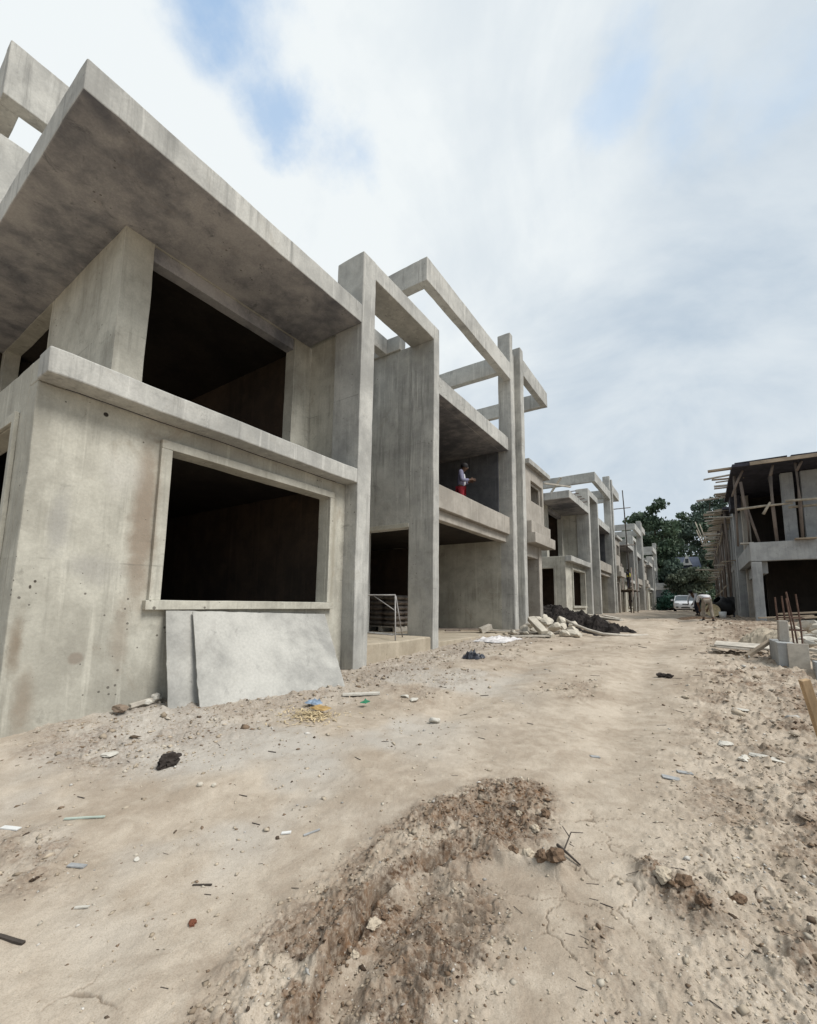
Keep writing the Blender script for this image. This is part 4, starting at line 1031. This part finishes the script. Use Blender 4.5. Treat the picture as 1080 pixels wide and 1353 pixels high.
for k, (x, y, s, m, lab) in enumerate(((-.62, 2.14, .05, 'mudclod', 'largest round clod ending the mud ridge'), (-.68, 2.13, .036, 'mudclod', 'brown clod second from the end of the mud ridge'), (-.745, 2.14, .038, 'paleclod', 'pale clod in the middle of the mud ridge'), (-.81, 2.13, .03, 'mudclod', 'small brown clod joining ridge and mud patch'),
        (-1.16, 1.50, .030, 'paleclod', 'pale broken clod on the lip of the rut'), (-1.19, 1.43, .024, 'mudclod', 'dark clod hanging on the rut lip below the pale one'), (-1.15, 1.57, .022, 'mudclod', 'dark clod on the rut lip above the pale one'), (-1.14, 1.36, .020, 'paleclod', 'pale lump pressed in the rut trough'), (-1.20, 1.36, .018, 'mudclod', 'dark small clod low on the rut lip'), (-1.14, 1.64, .02, 'mudclod', 'dark clod at the upper end of the rut lip'),
        (-.20, 2.27, .045, 'paleclod', 'white faced clod on the churned patch at right'), (-.12, 2.22, .035, 'mudclod', 'dark clod just right of the white faced clod'), (-.06, 2.17, .032, 'mudclod', 'dark clod at the lower end of the churned patch'), (.06, 2.32, .03, 'mudclod', 'round dark clod above the churned patch at right'), (-.92, 2.52, .03, 'paleclod', 'pale clod on the brown mud patch'), (-.78, 2.56, .035, 'mudclod', 'dark clod on the right rim of the mud patch'), (-.80, 2.42, .028, 'paleclod', 'pale clod below the right rim of the mud patch'))):
    stone(x, y, (s * .9, s * .7, s * .6), 200 + k, m, lab, 'clod', .45, 'mud_clod', .6, 3)
# right side of the track
sliver('shard', (-.28, 3.48), (-.18, 3.50), .06, .006, 'bluegrey', 'blue grey flat shard on the right part of the track', 'shard')
sliver('shard', (-.20, 3.64), (-.11, 3.67), .04, .006, 'bluegrey', 'smaller blue grey shard just above the bigger one', 'shard')
sliver('shard', (-.77, 3.67), (-.71, 3.71), .035, .006, 'bluegrey', 'lone blue shard beyond the mud patch', 'shard')
stone(.11, 4.4, (.08, .05, .02), 21, 'pale_rock', 'pale flat stone in the rubble at right', dz=.6)
stone(.34, 4.22, (.11, .05, .02), 22, 'pale_rock', 'long white flat stone near the stake', dz=.6)
stone(.20, 4.12, (.08, .045, .02), 23, 'pale_rock', 'white stone left of the long white one near the stake', dz=.6)
stone(.28, 5.6, (.10, .05, .02), 24, 'pale_rock', 'pale slab of stone between stake and footing', dz=.6)
for k, (x, y, s) in enumerate(((-.50, 7.2, .07), (-.42, 7.1, .06))):
    stone(x, y, (s, s * .8, s * .6), 30 + k, 'dark_rock', ('dark clod, left one of two lying mid track', 'dark clod, right one of two lying mid track')[k], 'clod', .6, 'mud_clod', .5, 3)
thing('form_panel', MB().obox((.62, 10.35, gz(.62, 10.35) + .13), (.85, .42, .035), rotm(.12, .03, -.12), 4), 'plank_grey', 'white formwork panel lying left of the footing', 'panel', bevel=.004, jitter=.006)
thing('form_panel', MB().obox((.40, 9.9, gz(.40, 9.9) + .07), (.5, .35, .03), rotm(-.05, .06, .25), 4), 'plank_grey', 'smaller pale board on the ground before the white panel', 'board', bevel=.004, jitter=.006)
thing('timber_prop', MB().bar((.62, 9.5, gz(.62, 9.5) + .03), (1.0, 9.75, .52), .09, .05), 'plank', 'brown batten propped against the footing side', 'batten', bevel=.003)
r = random.Random(77)
RL = ['front', 'left', 'upper', 'rear']
thing('lime_heap', heap([(1.15, 12.4, .42, .55), (1.45, 12.1, .45, .5)], 50, 50, .5, 2.1, 11.5, 13.2, .10, 5, 1.2, .06), 'step', 'lumpy tan heap at the foot of the corner post', 'earth heap', loc=(1.2, 12.3, .2))
RB = [(1.45, 11.4, .16), (1.65, 12.5, .17), (1.95, 11.0, .15), (2.2, 10.2, .16), (2.5, 11.4, .18), (1.5, 9.95, .13), (2.15, 13.3, .2), (2.45, 9.9, .16), (3.0, 10.4, .2), (1.9, 9.6, .14), (2.6, 12.6, .2), (3.3, 11.6, .22), (1.45, 10.4, .20), (1.7, 10.9, .22), (1.95, 10.5, .2), (2.2, 11.2, .26), (1.75, 11.6, .24), (2.4, 10.6, .22), (2.0, 12.2, .28), (2.6, 12.0, .26), (2.3, 12.9, .28), (1.75, 12.9, .25), (2.9, 11.2, .24), (2.8, 13.3, .3), (3.2, 12.4, .28), (2.1, 14.0, .3), (3.4, 13.6, .3), (2.7, 14.6, .3)]
for k, (x, y, s) in enumerate(RB):
    thing('rubble_stone', MB().rock((x, y, gz(x, y) + .18 + .05 * (k % 4)), (s, s * .75, s * .42), 300 + k, rotm(r.uniform(-.6, .6), r.uniform(-.6, .6), r.uniform(0, 3)), .12, 9), 'pale_rock' if k % 3 else 'rock', 'pale broken stone in the rubble before the dark open ground floor', 'stone', 'broken stones before the unfinished house')
for k, (a, b, lab) in enumerate((((1.35, 9.9, .38), (2.6, 8.95, .33), 'greyed plank sloping down right of the footing'), ((1.5, 9.3, .36), (3.2, 9.6, .42), 'flat plank lying behind the trench wall'), ((1.6, 10.0, .5), (3.4, 10.3, .55), 'long plank over the broken stones'), ((1.7, 15.5, .75), (3.8, 16, .95), 'dark plank stacked lowest before the open floor'), ((1.8, 15.7, .9), (4.2, 16.2, 1.08), 'dark plank stacked on top before the open floor'), ((1.5, 17.3, .75), (2.8, 17.6, .85), 'plank beside the corner post'))):
    thing('loose_plank', MB().bar(a, b, .16, .04), 'plank_grey' if k < 3 else 'plank', lab, 'plank', 'loose planks before the unfinished house')

# gravel and crumbs pressed into the dirt
rng = np.random.default_rng(5)
N = 110000
A = rng.uniform(math.radians(-14), math.radians(84), N)
dp = np.radians(rng.uniform(2.2, 58, N))
R_ = 1.25 / np.tan(dp)
px = -np.sin(A) * R_; py = np.cos(A) * R_
ok = (px > -4.75) & (px < 1.15)
px, py, R_ = px[ok], py[ok], R_[ok]
zz, wet, grey, rough, _ = ground_eval(px, py)
mudzone = polymask(px, py, MUDLOW, .1)
keep = rng.random(len(px)) < np.clip(.022 + .62 * rough ** 1.4 + .12 * grey, 0, 1) * (1 - .5 * mudzone)
mudzone = mudzone[keep]
px, py, zz, R_, wet, rough = px[keep], py[keep], zz[keep], R_[keep], wet[keep], rough[keep]
n = len(px)
size = np.hypot(R_, 1.25) / 430 * np.exp(rng.normal(.0, .5, n)) * .72
size = np.clip(size, .002, .05)
oc = np.array([(1, 0, 0), (0, 1, 0), (-1, 0, 0), (0, -1, 0), (0, 0, 1), (0, 0, -1), (.6, .6, .5), (-.6, .55, .4)], float)
of = np.array([(0, 6, 4), (6, 1, 4), (1, 7, 4), (7, 2, 4), (2, 3, 4), (3, 0, 4), (1, 0, 5), (2, 1, 5), (3, 2, 5), (0, 3, 5), (0, 1, 6), (1, 2, 7)])
jit = rng.uniform(.55, 1.35, (n, 8, 1))
ang = rng.uniform(0, 2 * PI, n); ca, sa = np.cos(ang), np.sin(ang)
sc = np.stack([size * rng.uniform(.8, 1.7, n), size * rng.uniform(.6, 1.1, n), size * rng.uniform(.35, .85, n)], -1)
V = oc[None] * jit * sc[:, None, :]
tl = rng.normal(0, .3, n)[:, None]
V = np.stack([V[..., 0], V[..., 1] - V[..., 2] * tl, V[..., 2] + V[..., 1] * tl], -1)
V = np.stack([V[..., 0] * ca[:, None] - V[..., 1] * sa[:, None] + px[:, None], V[..., 0] * sa[:, None] + V[..., 1] * ca[:, None] + py[:, None], V[..., 2] + zz[:, None] + sc[:, 2:3] * .25], -1)
me = bpy.data.meshes.new('gravel')
Fi = (of[None] + (np.arange(n) * 8)[:, None, None]).reshape(-1, 3)
me.vertices.add(n * 8); me.vertices.foreach_set('co', V.reshape(-1).astype(np.float32))
me.loops.add(Fi.size); me.loops.foreach_set('vertex_index', Fi.reshape(-1).astype(np.int32))
me.polygons.add(len(Fi)); me.polygons.foreach_set('loop_start', (np.arange(len(Fi)) * 3).astype(np.int32))
me.update(calc_edges=True); me.validate()
pal = np.array([(.46, .39, .30), (.42, .36, .28), (.50, .45, .37), (.58, .55, .50), (.20, .145, .10), (.10, .075, .055), (.33, .27, .20), (.38, .36, .33)])
pw = np.array([.3, .22, .13, .035, .10, .045, .15, .04])
ci = rng.choice(8, n, p=pw / pw.sum())
col = pal[ci] * rng.uniform(.75, 1.08, (n, 1))
wq = wet[:, None] * rng.uniform(.4, 1, (n, 1))
col = col * (1 - wq * np.array([[.74, .84, .90]]))
cd = np.ones((n, 8, 4), np.float32); cd[..., :3] = col[:, None, :]
at = me.color_attributes.new('tone', 'FLOAT_COLOR', 'POINT'); at.data.foreach_set('color', cd.ravel())
t = NT('gravel stone'); a_ = t.node('ShaderNodeAttribute', attribute_name='tone')
t.color(a_.outputs['Color']); t.b.inputs['Roughness'].default_value = .95; t.b.inputs['Specular IOR Level'].default_value = .1
me.materials.append(t.m)
go = bpy.data.objects.new('gravel', me); COL.objects.link(go)
tag(go, 'loose gravel, crumbs and small chips scattered over the dirt track', 'gravel', kind='stuff')
sp = MB(); r = random.Random(19)
for k in range(300):
    d = math.radians(r.uniform(2.5, 45)); R0 = 1.25 / math.tan(d); a = math.radians(r.uniform(-12, 72))
    x, y = -math.sin(a) * R0, math.cos(a) * R0
    if x < -4.6 or x > 1.1: continue
    if r.random() > .25 + (.75 if x > -.5 else 0): continue
    l = math.hypot(R0, 1.25) / 430 * r.uniform(3, 9); q = r.uniform(-.5, .9) ; wdt = max(.0015, l * r.uniform(.04, .10))
    x2, y2 = x + math.cos(q) * l, y + math.sin(q) * l
    sp.bar((x, y, gz(x, y) + wdt * .4), (x2, y2, gz(x2, y2) + wdt * .7), wdt, wdt * .6)
thing('wood_splinters', sp, 'twig', 'dark wood splinters and twigs littering the track', 'litter', kind='stuff', loc=(0, 3, 0))

# ------------------------------------------------------------------ people
M['skin'] = plain('brown skin', (.10, .055, .035), .6, .1, 9, bump=0)
M['hair'] = plain('black hair', (.012, .010, .010), .7, .3, 30)
M['eye'] = plain('eye white', (.6, .58, .55), .3, .05, 9, bump=0)
M['lilac'] = plain('lilac grey jacket', (.17, .165, .24), .85, .2, 9)
M['white_cloth'] = plain('white cloth', (.50, .50, .51), .85, .12, 9)
M['red_cloth'] = plain('red cloth', (.20, .014, .022), .85, .2, 9)
M['khaki'] = plain('khaki trousers', (.22, .19, .155), .9, .2, 9)
M['dark_cloth'] = plain('dark cloth', (.03, .03, .042), .9, .3, 9)
M['hivis'] = plain('yellow work vest', (.66, .62, .10), .8, .15, 9)
M['shoe'] = plain('dark shoe', (.03, .026, .024), .7, .3, 9)
M['phone'] = plain('black phone', (.012, .012, .014), .3, .1, 9, spec=.5)
STAND = dict(pelvis=(0, 0, .93), waist=(0, 0, 1.08), chest=(0, 0, 1.28), neck=(0, .01, 1.43), chin=(0, .05, 1.50), head=(0, .04, 1.57), crown=(0, .02, 1.64),
             sh=(.175, 0, 1.38), el=(.22, -.03, 1.10), wr=(.225, .06, .86), hip=(.09, 0, .89), kn=(.10, .02, .48), an=(.10, 0, .09), toe=(.115, .17, .04))
def skin_obj(name, nodes, edges, mat, parent, sub=2):
    """nodes: {key: (pos, radius)}; a continuous skinned surface rooted at the first node"""
    keys = list(nodes)
    me = bpy.data.meshes.new(name)
    me.from_pydata([nodes[k][0] for k in keys], [(keys.index(a), keys.index(b)) for a, b in edges], [])
    o = bpy.data.objects.new(name, me); COL.objects.link(o); o.parent = parent
    me.materials.append(M[mat])
    o.modifiers.new('skin', 'SKIN')
    if not me.skin_vertices: me.skin_vertices.new()
    for i, k in enumerate(keys):
        sv = me.skin_vertices[0].data[i]; rr = nodes[k][1]
        sv.radius = rr if hasattr(rr, '__len__') else (rr, rr); sv.use_root = (i == 0)
    s = o.modifiers.new('sub', 'SUBSURF'); s.levels = sub; s.render_levels = sub
    return o
def person(loc, rz, pose, label, shirt, legs, sleeves=1.0, vest=None, scale=1.0, shirtname='shirt'):
    P = dict(STAND)
    for side in 'LR':
        for k in ('sh', 'el', 'wr', 'hip', 'kn', 'an', 'toe'):
            x, y, z = STAND[k]; P[k + side] = (-x if side == 'L' else x, y, z)
    P.update(pose)
    V = {k: Vector(v) for k, v in P.items()}
    root = empty('person', loc, rz, label, 'person'); root.scale = (scale,) * 3
    nodes = {'pelvis': (V['pelvis'], (.125, .095)), 'waist': (V['waist'], (.115, .085)), 'chest': (V['chest'], (.135, .10)), 'neck': (V['neck'], .052), 'chin': (V['chin'], (.058, .066)), 'head': (V['head'], (.076, .09)), 'crown': (V['crown'], (.058, .07))}
    edges = [('pelvis', 'waist'), ('waist', 'chest'), ('chest', 'neck'), ('neck', 'chin'), ('chin', 'head'), ('head', 'crown')]
    up = (V['crown'] - V['chin']).normalized()
    fw = Vector((0, 1, 0)); fw = (fw - up * fw.dot(up)).normalized()
    nodes['nose'] = (V['head'] - up * .02 + fw * .10, .012); edges.append(('head', 'nose'))
    for s, sg in (('L', -1), ('R', 1)):
        rt = fw.cross(up) * sg
        nodes['ear' + s] = (V['head'] - up * .01 + rt * .085, (.010, .022)); edges.append(('head', 'ear' + s))
        for a, b, rr in (('chest', 'sh', .058), ('sh', 'el', .042), ('el', 'wr', .028)):
            nodes[b + s] = (V[b + s], rr); edges.append((a if a == 'chest' else a + s, b + s))
        d = (V['wr' + s] - V['el' + s]).normalized()
        palm = V['wr' + s] + d * .075
        side = d.cross(Vector((0, 1, 0.3))).normalized()
        nodes['palm' + s] = (palm, (.034, .018)); edges.append(('wr' + s, 'palm' + s))
        for q, (o, l) in enumerate(((-.030, .068), (-.010, .082), (.010, .076), (.030, .058))):
            b1 = palm + side * o + d * .03; b2 = b1 + (d + Vector((0, .35, -.1))).normalized() * l * .55; b3 = b2 + (d * .5 + Vector((0, .7, -.1))).normalized() * l * .5
            for nm, p, rr in (('a', b1, .0095), ('b', b2, .0085), ('c', b3, .007)): nodes['f%d%s%s' % (q, nm, s)] = (p, rr)
            edges += [('palm' + s, 'f%da%s' % (q, s)), ('f%da%s' % (q, s), 'f%db%s' % (q, s)), ('f%db%s' % (q, s), 'f%dc%s' % (q, s))]
        t1 = palm - side * .042 - d * .02; t2 = t1 - side * .02 + d * .035 + Vector((0, .02, 0))
        nodes['ta' + s] = (t1, .011); nodes['tb' + s] = (t2, .009); edges += [('palm' + s, 'ta' + s), ('ta' + s, 'tb' + s)]
        for a, b, rr in (('pelvis', 'hip', .085), ('hip', 'kn', .056), ('kn', 'an', .036), ('an', 'toe', .03)):
            nodes[b + s] = (V[b + s], rr); edges.append((a if a == 'pelvis' else a + s, b + s))
    skin_obj('body', nodes, edges, 'skin', root)
    # hair cap
    hb = MB(); n = 10
    for i, (rr, zz) in enumerate(((.101, -.02), (.100, .03), (.085, .075), (.05, .105), (.005, .115))): pass
    prof = [(.096, -.03), (.102, .015), (.094, .06), (.066, .094), (.03, .108), (.001, .111)]
    q = up.to_track_quat('Z', 'Y').to_matrix()
    hb.lathe(prof, V['head'] + up * .012 - fw * .018, q, 14)
    me = hb.build('hair', M['hair'], None, smooth=True); me.parent = root
    for sg in (-1, 1):
        rt = fw.cross(up) * sg
        e = MB(); e.rock(V['head'] + up * .008 + fw * .088 + rt * .032, (.011, .008, .007), 1, None, 0, 0, 2)
        eo = e.build('eye', M['eye'], None, smooth=True); eo.parent = root
    sn = {'pelvis': (V['pelvis'].lerp(V['waist'], .25), (.143, .112)), 'waist': (V['waist'], (.135, .105)), 'chest': (V['chest'], (.155, .122)), 'col': (V['chest'].lerp(V['neck'], .78), (.075, .07))}
    se = [('pelvis', 'waist'), ('waist', 'chest'), ('chest', 'col')]
    for s in 'LR':
        sn['sh' + s] = (V['sh' + s], .073); sn['el' + s] = (V['el' + s], .057); se += [('chest', 'sh' + s), ('sh' + s, 'el' + s)]
        if sleeves > .5: sn['wr' + s] = (V['el' + s].lerp(V['wr' + s], .9), .042); se.append(('el' + s, 'wr' + s))
    skin_obj(shirtname, sn, se, shirt, root)
    tn = {'pelvis': (V['pelvis'], (.14, .112))}; te = []
    for s in 'LR':
        tn['hip' + s] = (V['hip' + s], .098); tn['kn' + s] = (V['kn' + s], .072); tn['an' + s] = (V['kn' + s].lerp(V['an' + s], .88), .058)
        te += [('pelvis', 'hip' + s), ('hip' + s, 'kn' + s), ('kn' + s, 'an' + s)]
    skin_obj('trousers', tn, te, legs, root)
    for s in 'LR':
        a, t = V['an' + s], V['toe' + s]
        skin_obj('shoe', {'a': (a + Vector((0, -.04, -.04)), .045), 'b': (a.lerp(t, .5) + Vector((0, 0, -.015)), .045), 'c': (t, (.045, .032))}, [('a', 'b'), ('b', 'c')], 'shoe', root)
    if vest:
        skin_obj('vest', {'pelvis': (V['pelvis'].lerp(V['waist'], .4), (.155, .125)), 'waist': (V['waist'], (.148, .118)), 'chest': (V['chest'], (.168, .136)), 'top': (V['chest'].lerp(V['neck'], .6), (.11, .10))}, [('pelvis', 'waist'), ('waist', 'chest'), ('chest', 'top')], vest, root)
    return root
p1 = person((-5.16, 10.12, 3.2), math.radians(-62), dict(chin=(0, .09, 1.48), head=(0, .11, 1.545), crown=(0, .13, 1.615), elL=(-.23, .02, 1.12), wrL=(-.10, .24, 1.17), elR=(.23, .02, 1.12), wrR=(.10, .24, 1.17)),
            'person in lilac grey jacket and red trousers looking down at a phone on the balcony', 'lilac', 'red_cloth', shirtname='jacket')
front = skin_obj('undershirt', {'a': (Vector((0, .062, 1.02)), (.05, .072)), 'b': (Vector((0, .075, 1.2)), (.04, .065)), 'c': (Vector((0, .06, 1.38)), (.03, .05))}, [('a', 'b'), ('b', 'c')], 'white_cloth', p1)
ph = MB().obox(Vector((0, 0, 0)), (.075, .15, .010), None, 2)
pho = thing('mobile_phone', MB().obox((-4.87, 10.28, 4.40), (.08, .16, .012), rotm(.5, 0, -1.0), 2), 'phone', 'black mobile phone held by the person on the balcony', 'phone', bevel=.003)
BEND = dict(pelvis=(0, -.05, .83), waist=(0, .08, .95), chest=(0, .27, 1.02), neck=(0, .42, 1.02), chin=(0, .48, 1.0), head=(0, .55, 1.02), crown=(0, .62, 1.03),
            shL=(-.18, .36, 1.0), shR=(.18, .36, 1.0), elL=(-.22, .42, .73), elR=(.22, .42, .73), wrL=(-.15, .50, .50), wrR=(.15, .50, .50), hipL=(-.09, -.05, .80), hipR=(.09, -.05, .80), knL=(-.12, .08, .44), knR=(.13, -.02, .44), anL=(-.13, .02, .09), anR=(.15, -.18, .09), toeL=(-.14, .18, .04), toeR=(.17, -.02, .04))
person((.20, 18.6, .58), math.radians(12), BEND, 'person in white shirt and khaki trousers bending over on the track', 'white_cloth', 'khaki', sleeves=0, scale=.88)
BEND2 = dict(BEND); BEND2.update(pelvis=(0, -.05, .86), chest=(0, .2, 1.16), waist=(0, .06, 1.0), neck=(0, .31, 1.24), chin=(0, .36, 1.26), head=(0, .41, 1.30), crown=(0, .45, 1.35), shL=(-.18, .26, 1.17), shR=(.18, .26, 1.17), elL=(-.22, .36, .93), elR=(.22, .36, .93), wrL=(-.15, .45, .72), wrR=(.15, .45, .72))
person((-.12, 27.5, .61), math.radians(140), BEND2, 'person in pale top and dark trousers stooping between car and bent worker', 'white_cloth', 'dark_cloth', scale=.95)
person((-4.32, 36.1, 2.30), math.radians(60), dict(wrL=(-.15, .35, 1.2), elL=(-.22, .1, 1.15), wrR=(.15, .35, 1.2), elR=(.22, .1, 1.15)), 'worker in yellow vest standing on the pole scaffold platform', 'dark_cloth', 'dark_cloth', vest='hivis', scale=.95)
person((-4.30, 36.2, .66), math.radians(95), {}, 'person in dark clothes standing beneath the scaffold platform', 'dark_cloth', 'dark_cloth', scale=.92)

# ------------------------------------------------------------------ pole scaffold between the houses
SC = empty('pole_scaffold', (-4.2, 36, .6), 0, 'rough pole scaffold with one tall mast before the third house', 'scaffold')
pole(SC, [(-4.22, 35.7, .5), (-4.25, 35.7, 4.5), (-4.34, 35.7, 8.2), (-4.40, 35.7, 9.9)], .045, 'twig', 'pole')
for x, y, h in ((-4.9, 35.2, 4.2), (-3.95, 37.2, 4.0), (-4.9, 37.2, 4.4), (-4.0, 35.1, 3.9)):
    pole(SC, [(x, y, .5), (x + .03, y, h * .5), (x - .02, y, h)], .05, 'pole', 'pole')
pole(SC, [(-5.1, 35.72, 8.50), (-3.9, 35.72, 8.50)], .035, 'pole', 'ledger')
pole(SC, [(-5.1, 35.65, 5.62), (-3.75, 35.65, 5.64)], .045, 'pole', 'ledger')
for y in (35.2, 37.2): pole(SC, [(-5.05, y, 2.2), (-3.75, y, 2.22)], .05, 'twig', 'ledger')
for i in range(4):
    MB().bar((-4.75 + .24 * i, 34.9, 2.275), (-4.75 + .24 * i, 37.5, 2.275), .22, .04).build('platform_plank', M['plank'], SC)
for i, (x, y, L, lab) in enumerate(((-4.92, 19.6, .75, 'stub'), (-4.9, 20.1, .7, 'stub'), (-4.88, 20.6, .8, 'stub'), (-4.86, 21.1, .7, 'stub'), (-4.85, 21.6, .6, 'stub'))):
    pass
RBB = ['lowest bar lying on the second house roof slab edge', 'second bar of the group on the second house roof slab', 'middle bar of the group on the second house roof slab', 'fourth bar of the group on the second house roof slab', 'farthest bar of the group on the second house roof slab']
for i in range(5):
    y = 20.1 + .62 * i
    thing('steel_bar', MB().tube([(-5.5, y, 6.29), (-4.42, y + .12, 6.31 + .03 * (i % 2))], .022, 6), 'rust', RBB[i], 'bar', 'bars lying on the second house roof slab')
thing('roof_batten', MB().bar((-5.6, 19.3, 6.62), (-4.7, 20.5, 6.60), .10, .06), 'plank_grey', 'grey batten propped over the second house roof slab', 'batten')
thing('roof_batten', MB().bar((-5.6, 20.2, 6.27), (-5.0, 20.0, 6.98), .10, .06), 'plank_grey', 'short grey batten standing up on the second house roof slab', 'batten')

# ------------------------------------------------------------------ white car
M['car'] = plain('white car paint', (.74, .75, .76), .3, .05, 1, spec=.5, bump=0)
M['car_glass'] = plain('car glass', (.09, .115, .13), .12, .1, 2, spec=.6, bump=0)
M['black_trim'] = plain('black trim', (.015, .015, .016), .5, .2, 5)
M['lamp'] = plain('headlamp glass', (.62, .64, .66), .15, .1, 6, spec=.7, bump=0)
M['rubber'] = plain('tyre rubber', (.02, .02, .02), .85, .2, 9)
M['alloy'] = plain('wheel alloy', (.40, .40, .41), .35, .1, 6, metal=.6)
CAR = empty('parked_car', (-1.0, 43.0, .68), math.radians(3), 'white saloon car parked at the far end of the track', 'car')
def loft(rings):
    V = []; F = []; n = len(rings[0])
    for rg in rings: V += rg
    for i in range(len(rings) - 1):
        for k in range(n):
            F.append((i * n + k, i * n + (k + 1) % n, (i + 1) * n + (k + 1) % n, (i + 1) * n + k))
    F.append(tuple(reversed(range(n)))); F.append(tuple((len(rings) - 1) * n + k for k in range(n)))
    return MB().add(V, F)
def cring(y, w, z0, z1, top):
    pts = [(-w * .86, z0), (-w, z0 + .14), (-w * 1.0, z0 + (z1 - z0) * .6), (-w * .95, z1 - .04), (-w * .80, z1 + top * .7), (-w * .35, z1 + top), (w * .35, z1 + top), (w * .80, z1 + top * .7), (w * .95, z1 - .04), (w, z0 + (z1 - z0) * .6), (w, z0 + .14), (w * .86, z0)]
    return [(x, y, z) for x, z in pts]
def cpart(name, mb, mat, par=CAR, bev=0, sm=False):
    o = mb.build(name, M[mat], None, bev, 0, sm); o.parent = par; return o
cpart('body', loft([cring(0, .66, .28, .62, .02), cring(.06, .78, .22, .70, .03), cring(.35, .83, .20, .80, .04), cring(1.15, .84, .20, .90, .05), cring(2.2, .84, .20, .93, .02), cring(3.4, .83, .20, .93, .03), cring(4.0, .79, .24, .88, .03), cring(4.2, .68, .32, .74, .02)]), 'car', bev=.02, sm=True)
def cab(y, w, z0, z1): return [(-w, y, z0), (-w * .80, y, z1 - .05), (-w * .55, y, z1), (w * .55, y, z1), (w * .80, y, z1 - .05), (w, y, z0)]
cpart('roof', loft([cab(1.80, .70, 1.30, 1.40), cab(2.2, .72, 1.33, 1.44), cab(2.8, .70, 1.33, 1.43), cab(3.1, .66, 1.28, 1.37)]), 'car', bev=.015, sm=True)
gl = MB().add([(-.72, 1.12, .93), (.72, 1.12, .93), (.60, 1.80, 1.34), (-.60, 1.80, 1.34)], [(0, 1, 2, 3)])
cpart('windscreen', gl, 'car_glass')
cpart('rear_window', MB().add([(-.70, 3.7, .93), (.70, 3.7, .93), (.56, 3.1, 1.33), (-.56, 3.1, 1.33)], [(3, 2, 1, 0)]), 'car_glass')
for sg in (-1, 1):
    cpart('side_window', MB().add([(sg * .79, 1.35, .94), (sg * .79, 3.5, .94), (sg * .64, 3.08, 1.32), (sg * .66, 1.85, 1.33)], [(0, 1, 2, 3)]), 'car_glass')
    cpart('pillar', MB().bar((sg * .76, 1.10, .93), (sg * .645, 1.82, 1.36), .06, .05), 'car')
    cpart('headlight', loft([[(sg * x, y, z) for x, z in ((.40, .60), (.70, .62), (.74, .74), (.45, .71))] for y in (-.01, .14)]), 'lamp', bev=.01)
    cpart('mirror', MB().obox((sg * .93, 1.35, .98), (.18, .10, .13)), 'car', bev=.02)
    cpart('fog_lamp', MB().obox((sg * .60, .0, .38), (.18, .05, .09)), 'black_trim', bev=.01)
    for y in (.78, 3.35):
        rw = cpart('wheel', MB().lathe([(.17, -.09), (.27, -.10), (.305, -.06), (.305, .06), (.27, .10), (.17, .09)], (sg * .74, y, .305), rotm(0, PI / 2, 0), 24), 'rubber', sm=True)
        cpart('rim', MB().lathe([(.001, .07), (.10, .085), (.17, .06), (.18, -.06), (.001, -.07)], (sg * .75, y, .305), rotm(0, PI / 2, 0), 16), 'alloy', rw)
cpart('grille', MB().obox((0, .0, .63), (.42, .04, .09)), 'black_trim', bev=.01)
cpart('air_intake', MB().obox((0, .02, .34), (.62, .06, .10)), 'black_trim', bev=.01)
cpart('number_plate', MB().obox((0, -.01, .46), (.42, .02, .10)), 'white_paint', bev=.004)

# ------------------------------------------------------------------ mixer, basin and small heap near the workers
MX = empty('concrete_mixer', (1.0, 25.2, .6), 0, 'dark drum concrete mixer standing against a grey column', 'concrete mixer')
def mx(name, mb, mat='black_trim', sm=False):
    o = mb.build(name, M[mat], MX, smooth=sm); return o
mx('drum', MB().lathe([(.02, -.42), (.24, -.40), (.40, -.15), (.42, .08), (.28, .40), (.20, .46), (.18, .46), (.24, .38), (.36, .06)], (.95, 25.2, 1.12), rotm(.5, -.75, 0), 22), 'black_trim', True)
mx('frame', MB().tube([(.62, 25.0, .62), (.75, 25.15, 1.1), (1.25, 25.2, 1.2), (1.3, 25.1, .62)], .035, 8).tube([(.65, 25.5, .62), (1.3, 25.5, .62)], .03, 8).tube([(1.25, 25.2, 1.2), (1.28, 25.2, 1.58)], .03, 8), 'dark_cloth')
mx('engine_box', MB().obox((1.22, 25.25, 1.25), (.28, .4, .62)), 'black_trim')
for y in (24.95, 25.5): mx('wheel', MB().lathe([(.05, -.05), (.17, -.05), (.19, 0), (.17, .05), (.05, .05)], (.72, y, .78), rotm(PI / 2, 0, 0), 16), 'rubber', True)
bs = MB().lathe([(.02, 0), (.20, .01), (.27, .06), (.30, .12), (.27, .11), (.20, .04), (.02, .03)], (.45, 24.2, .90), rotm(math.radians(75), 0, .2), 22)
thing('metal_basin', bs, 'straw', 'round pale basin standing on edge beside the bent worker', 'basin', smooth=True)
thing('white_bucket', MB().lathe([(.001, 0), (.12, 0), (.15, .28), (.14, .28), (.11, .02)], (.82, 23.8, .6), None, 16), 'white_paint', 'small white bucket between basin and mixer', 'bucket', smooth=True)
thing('mortar_heap', heap([(-.15, 20.4, .14, .75), (.3, 20.2, .10, .5)], 36, 30, -1.1, .9, 19.4, 21.3, .10, 5, 8.1, .04), 'mudclod', 'small brown heap at the feet of the bent worker', 'earth heap', loc=(-.1, 20.3, .5))
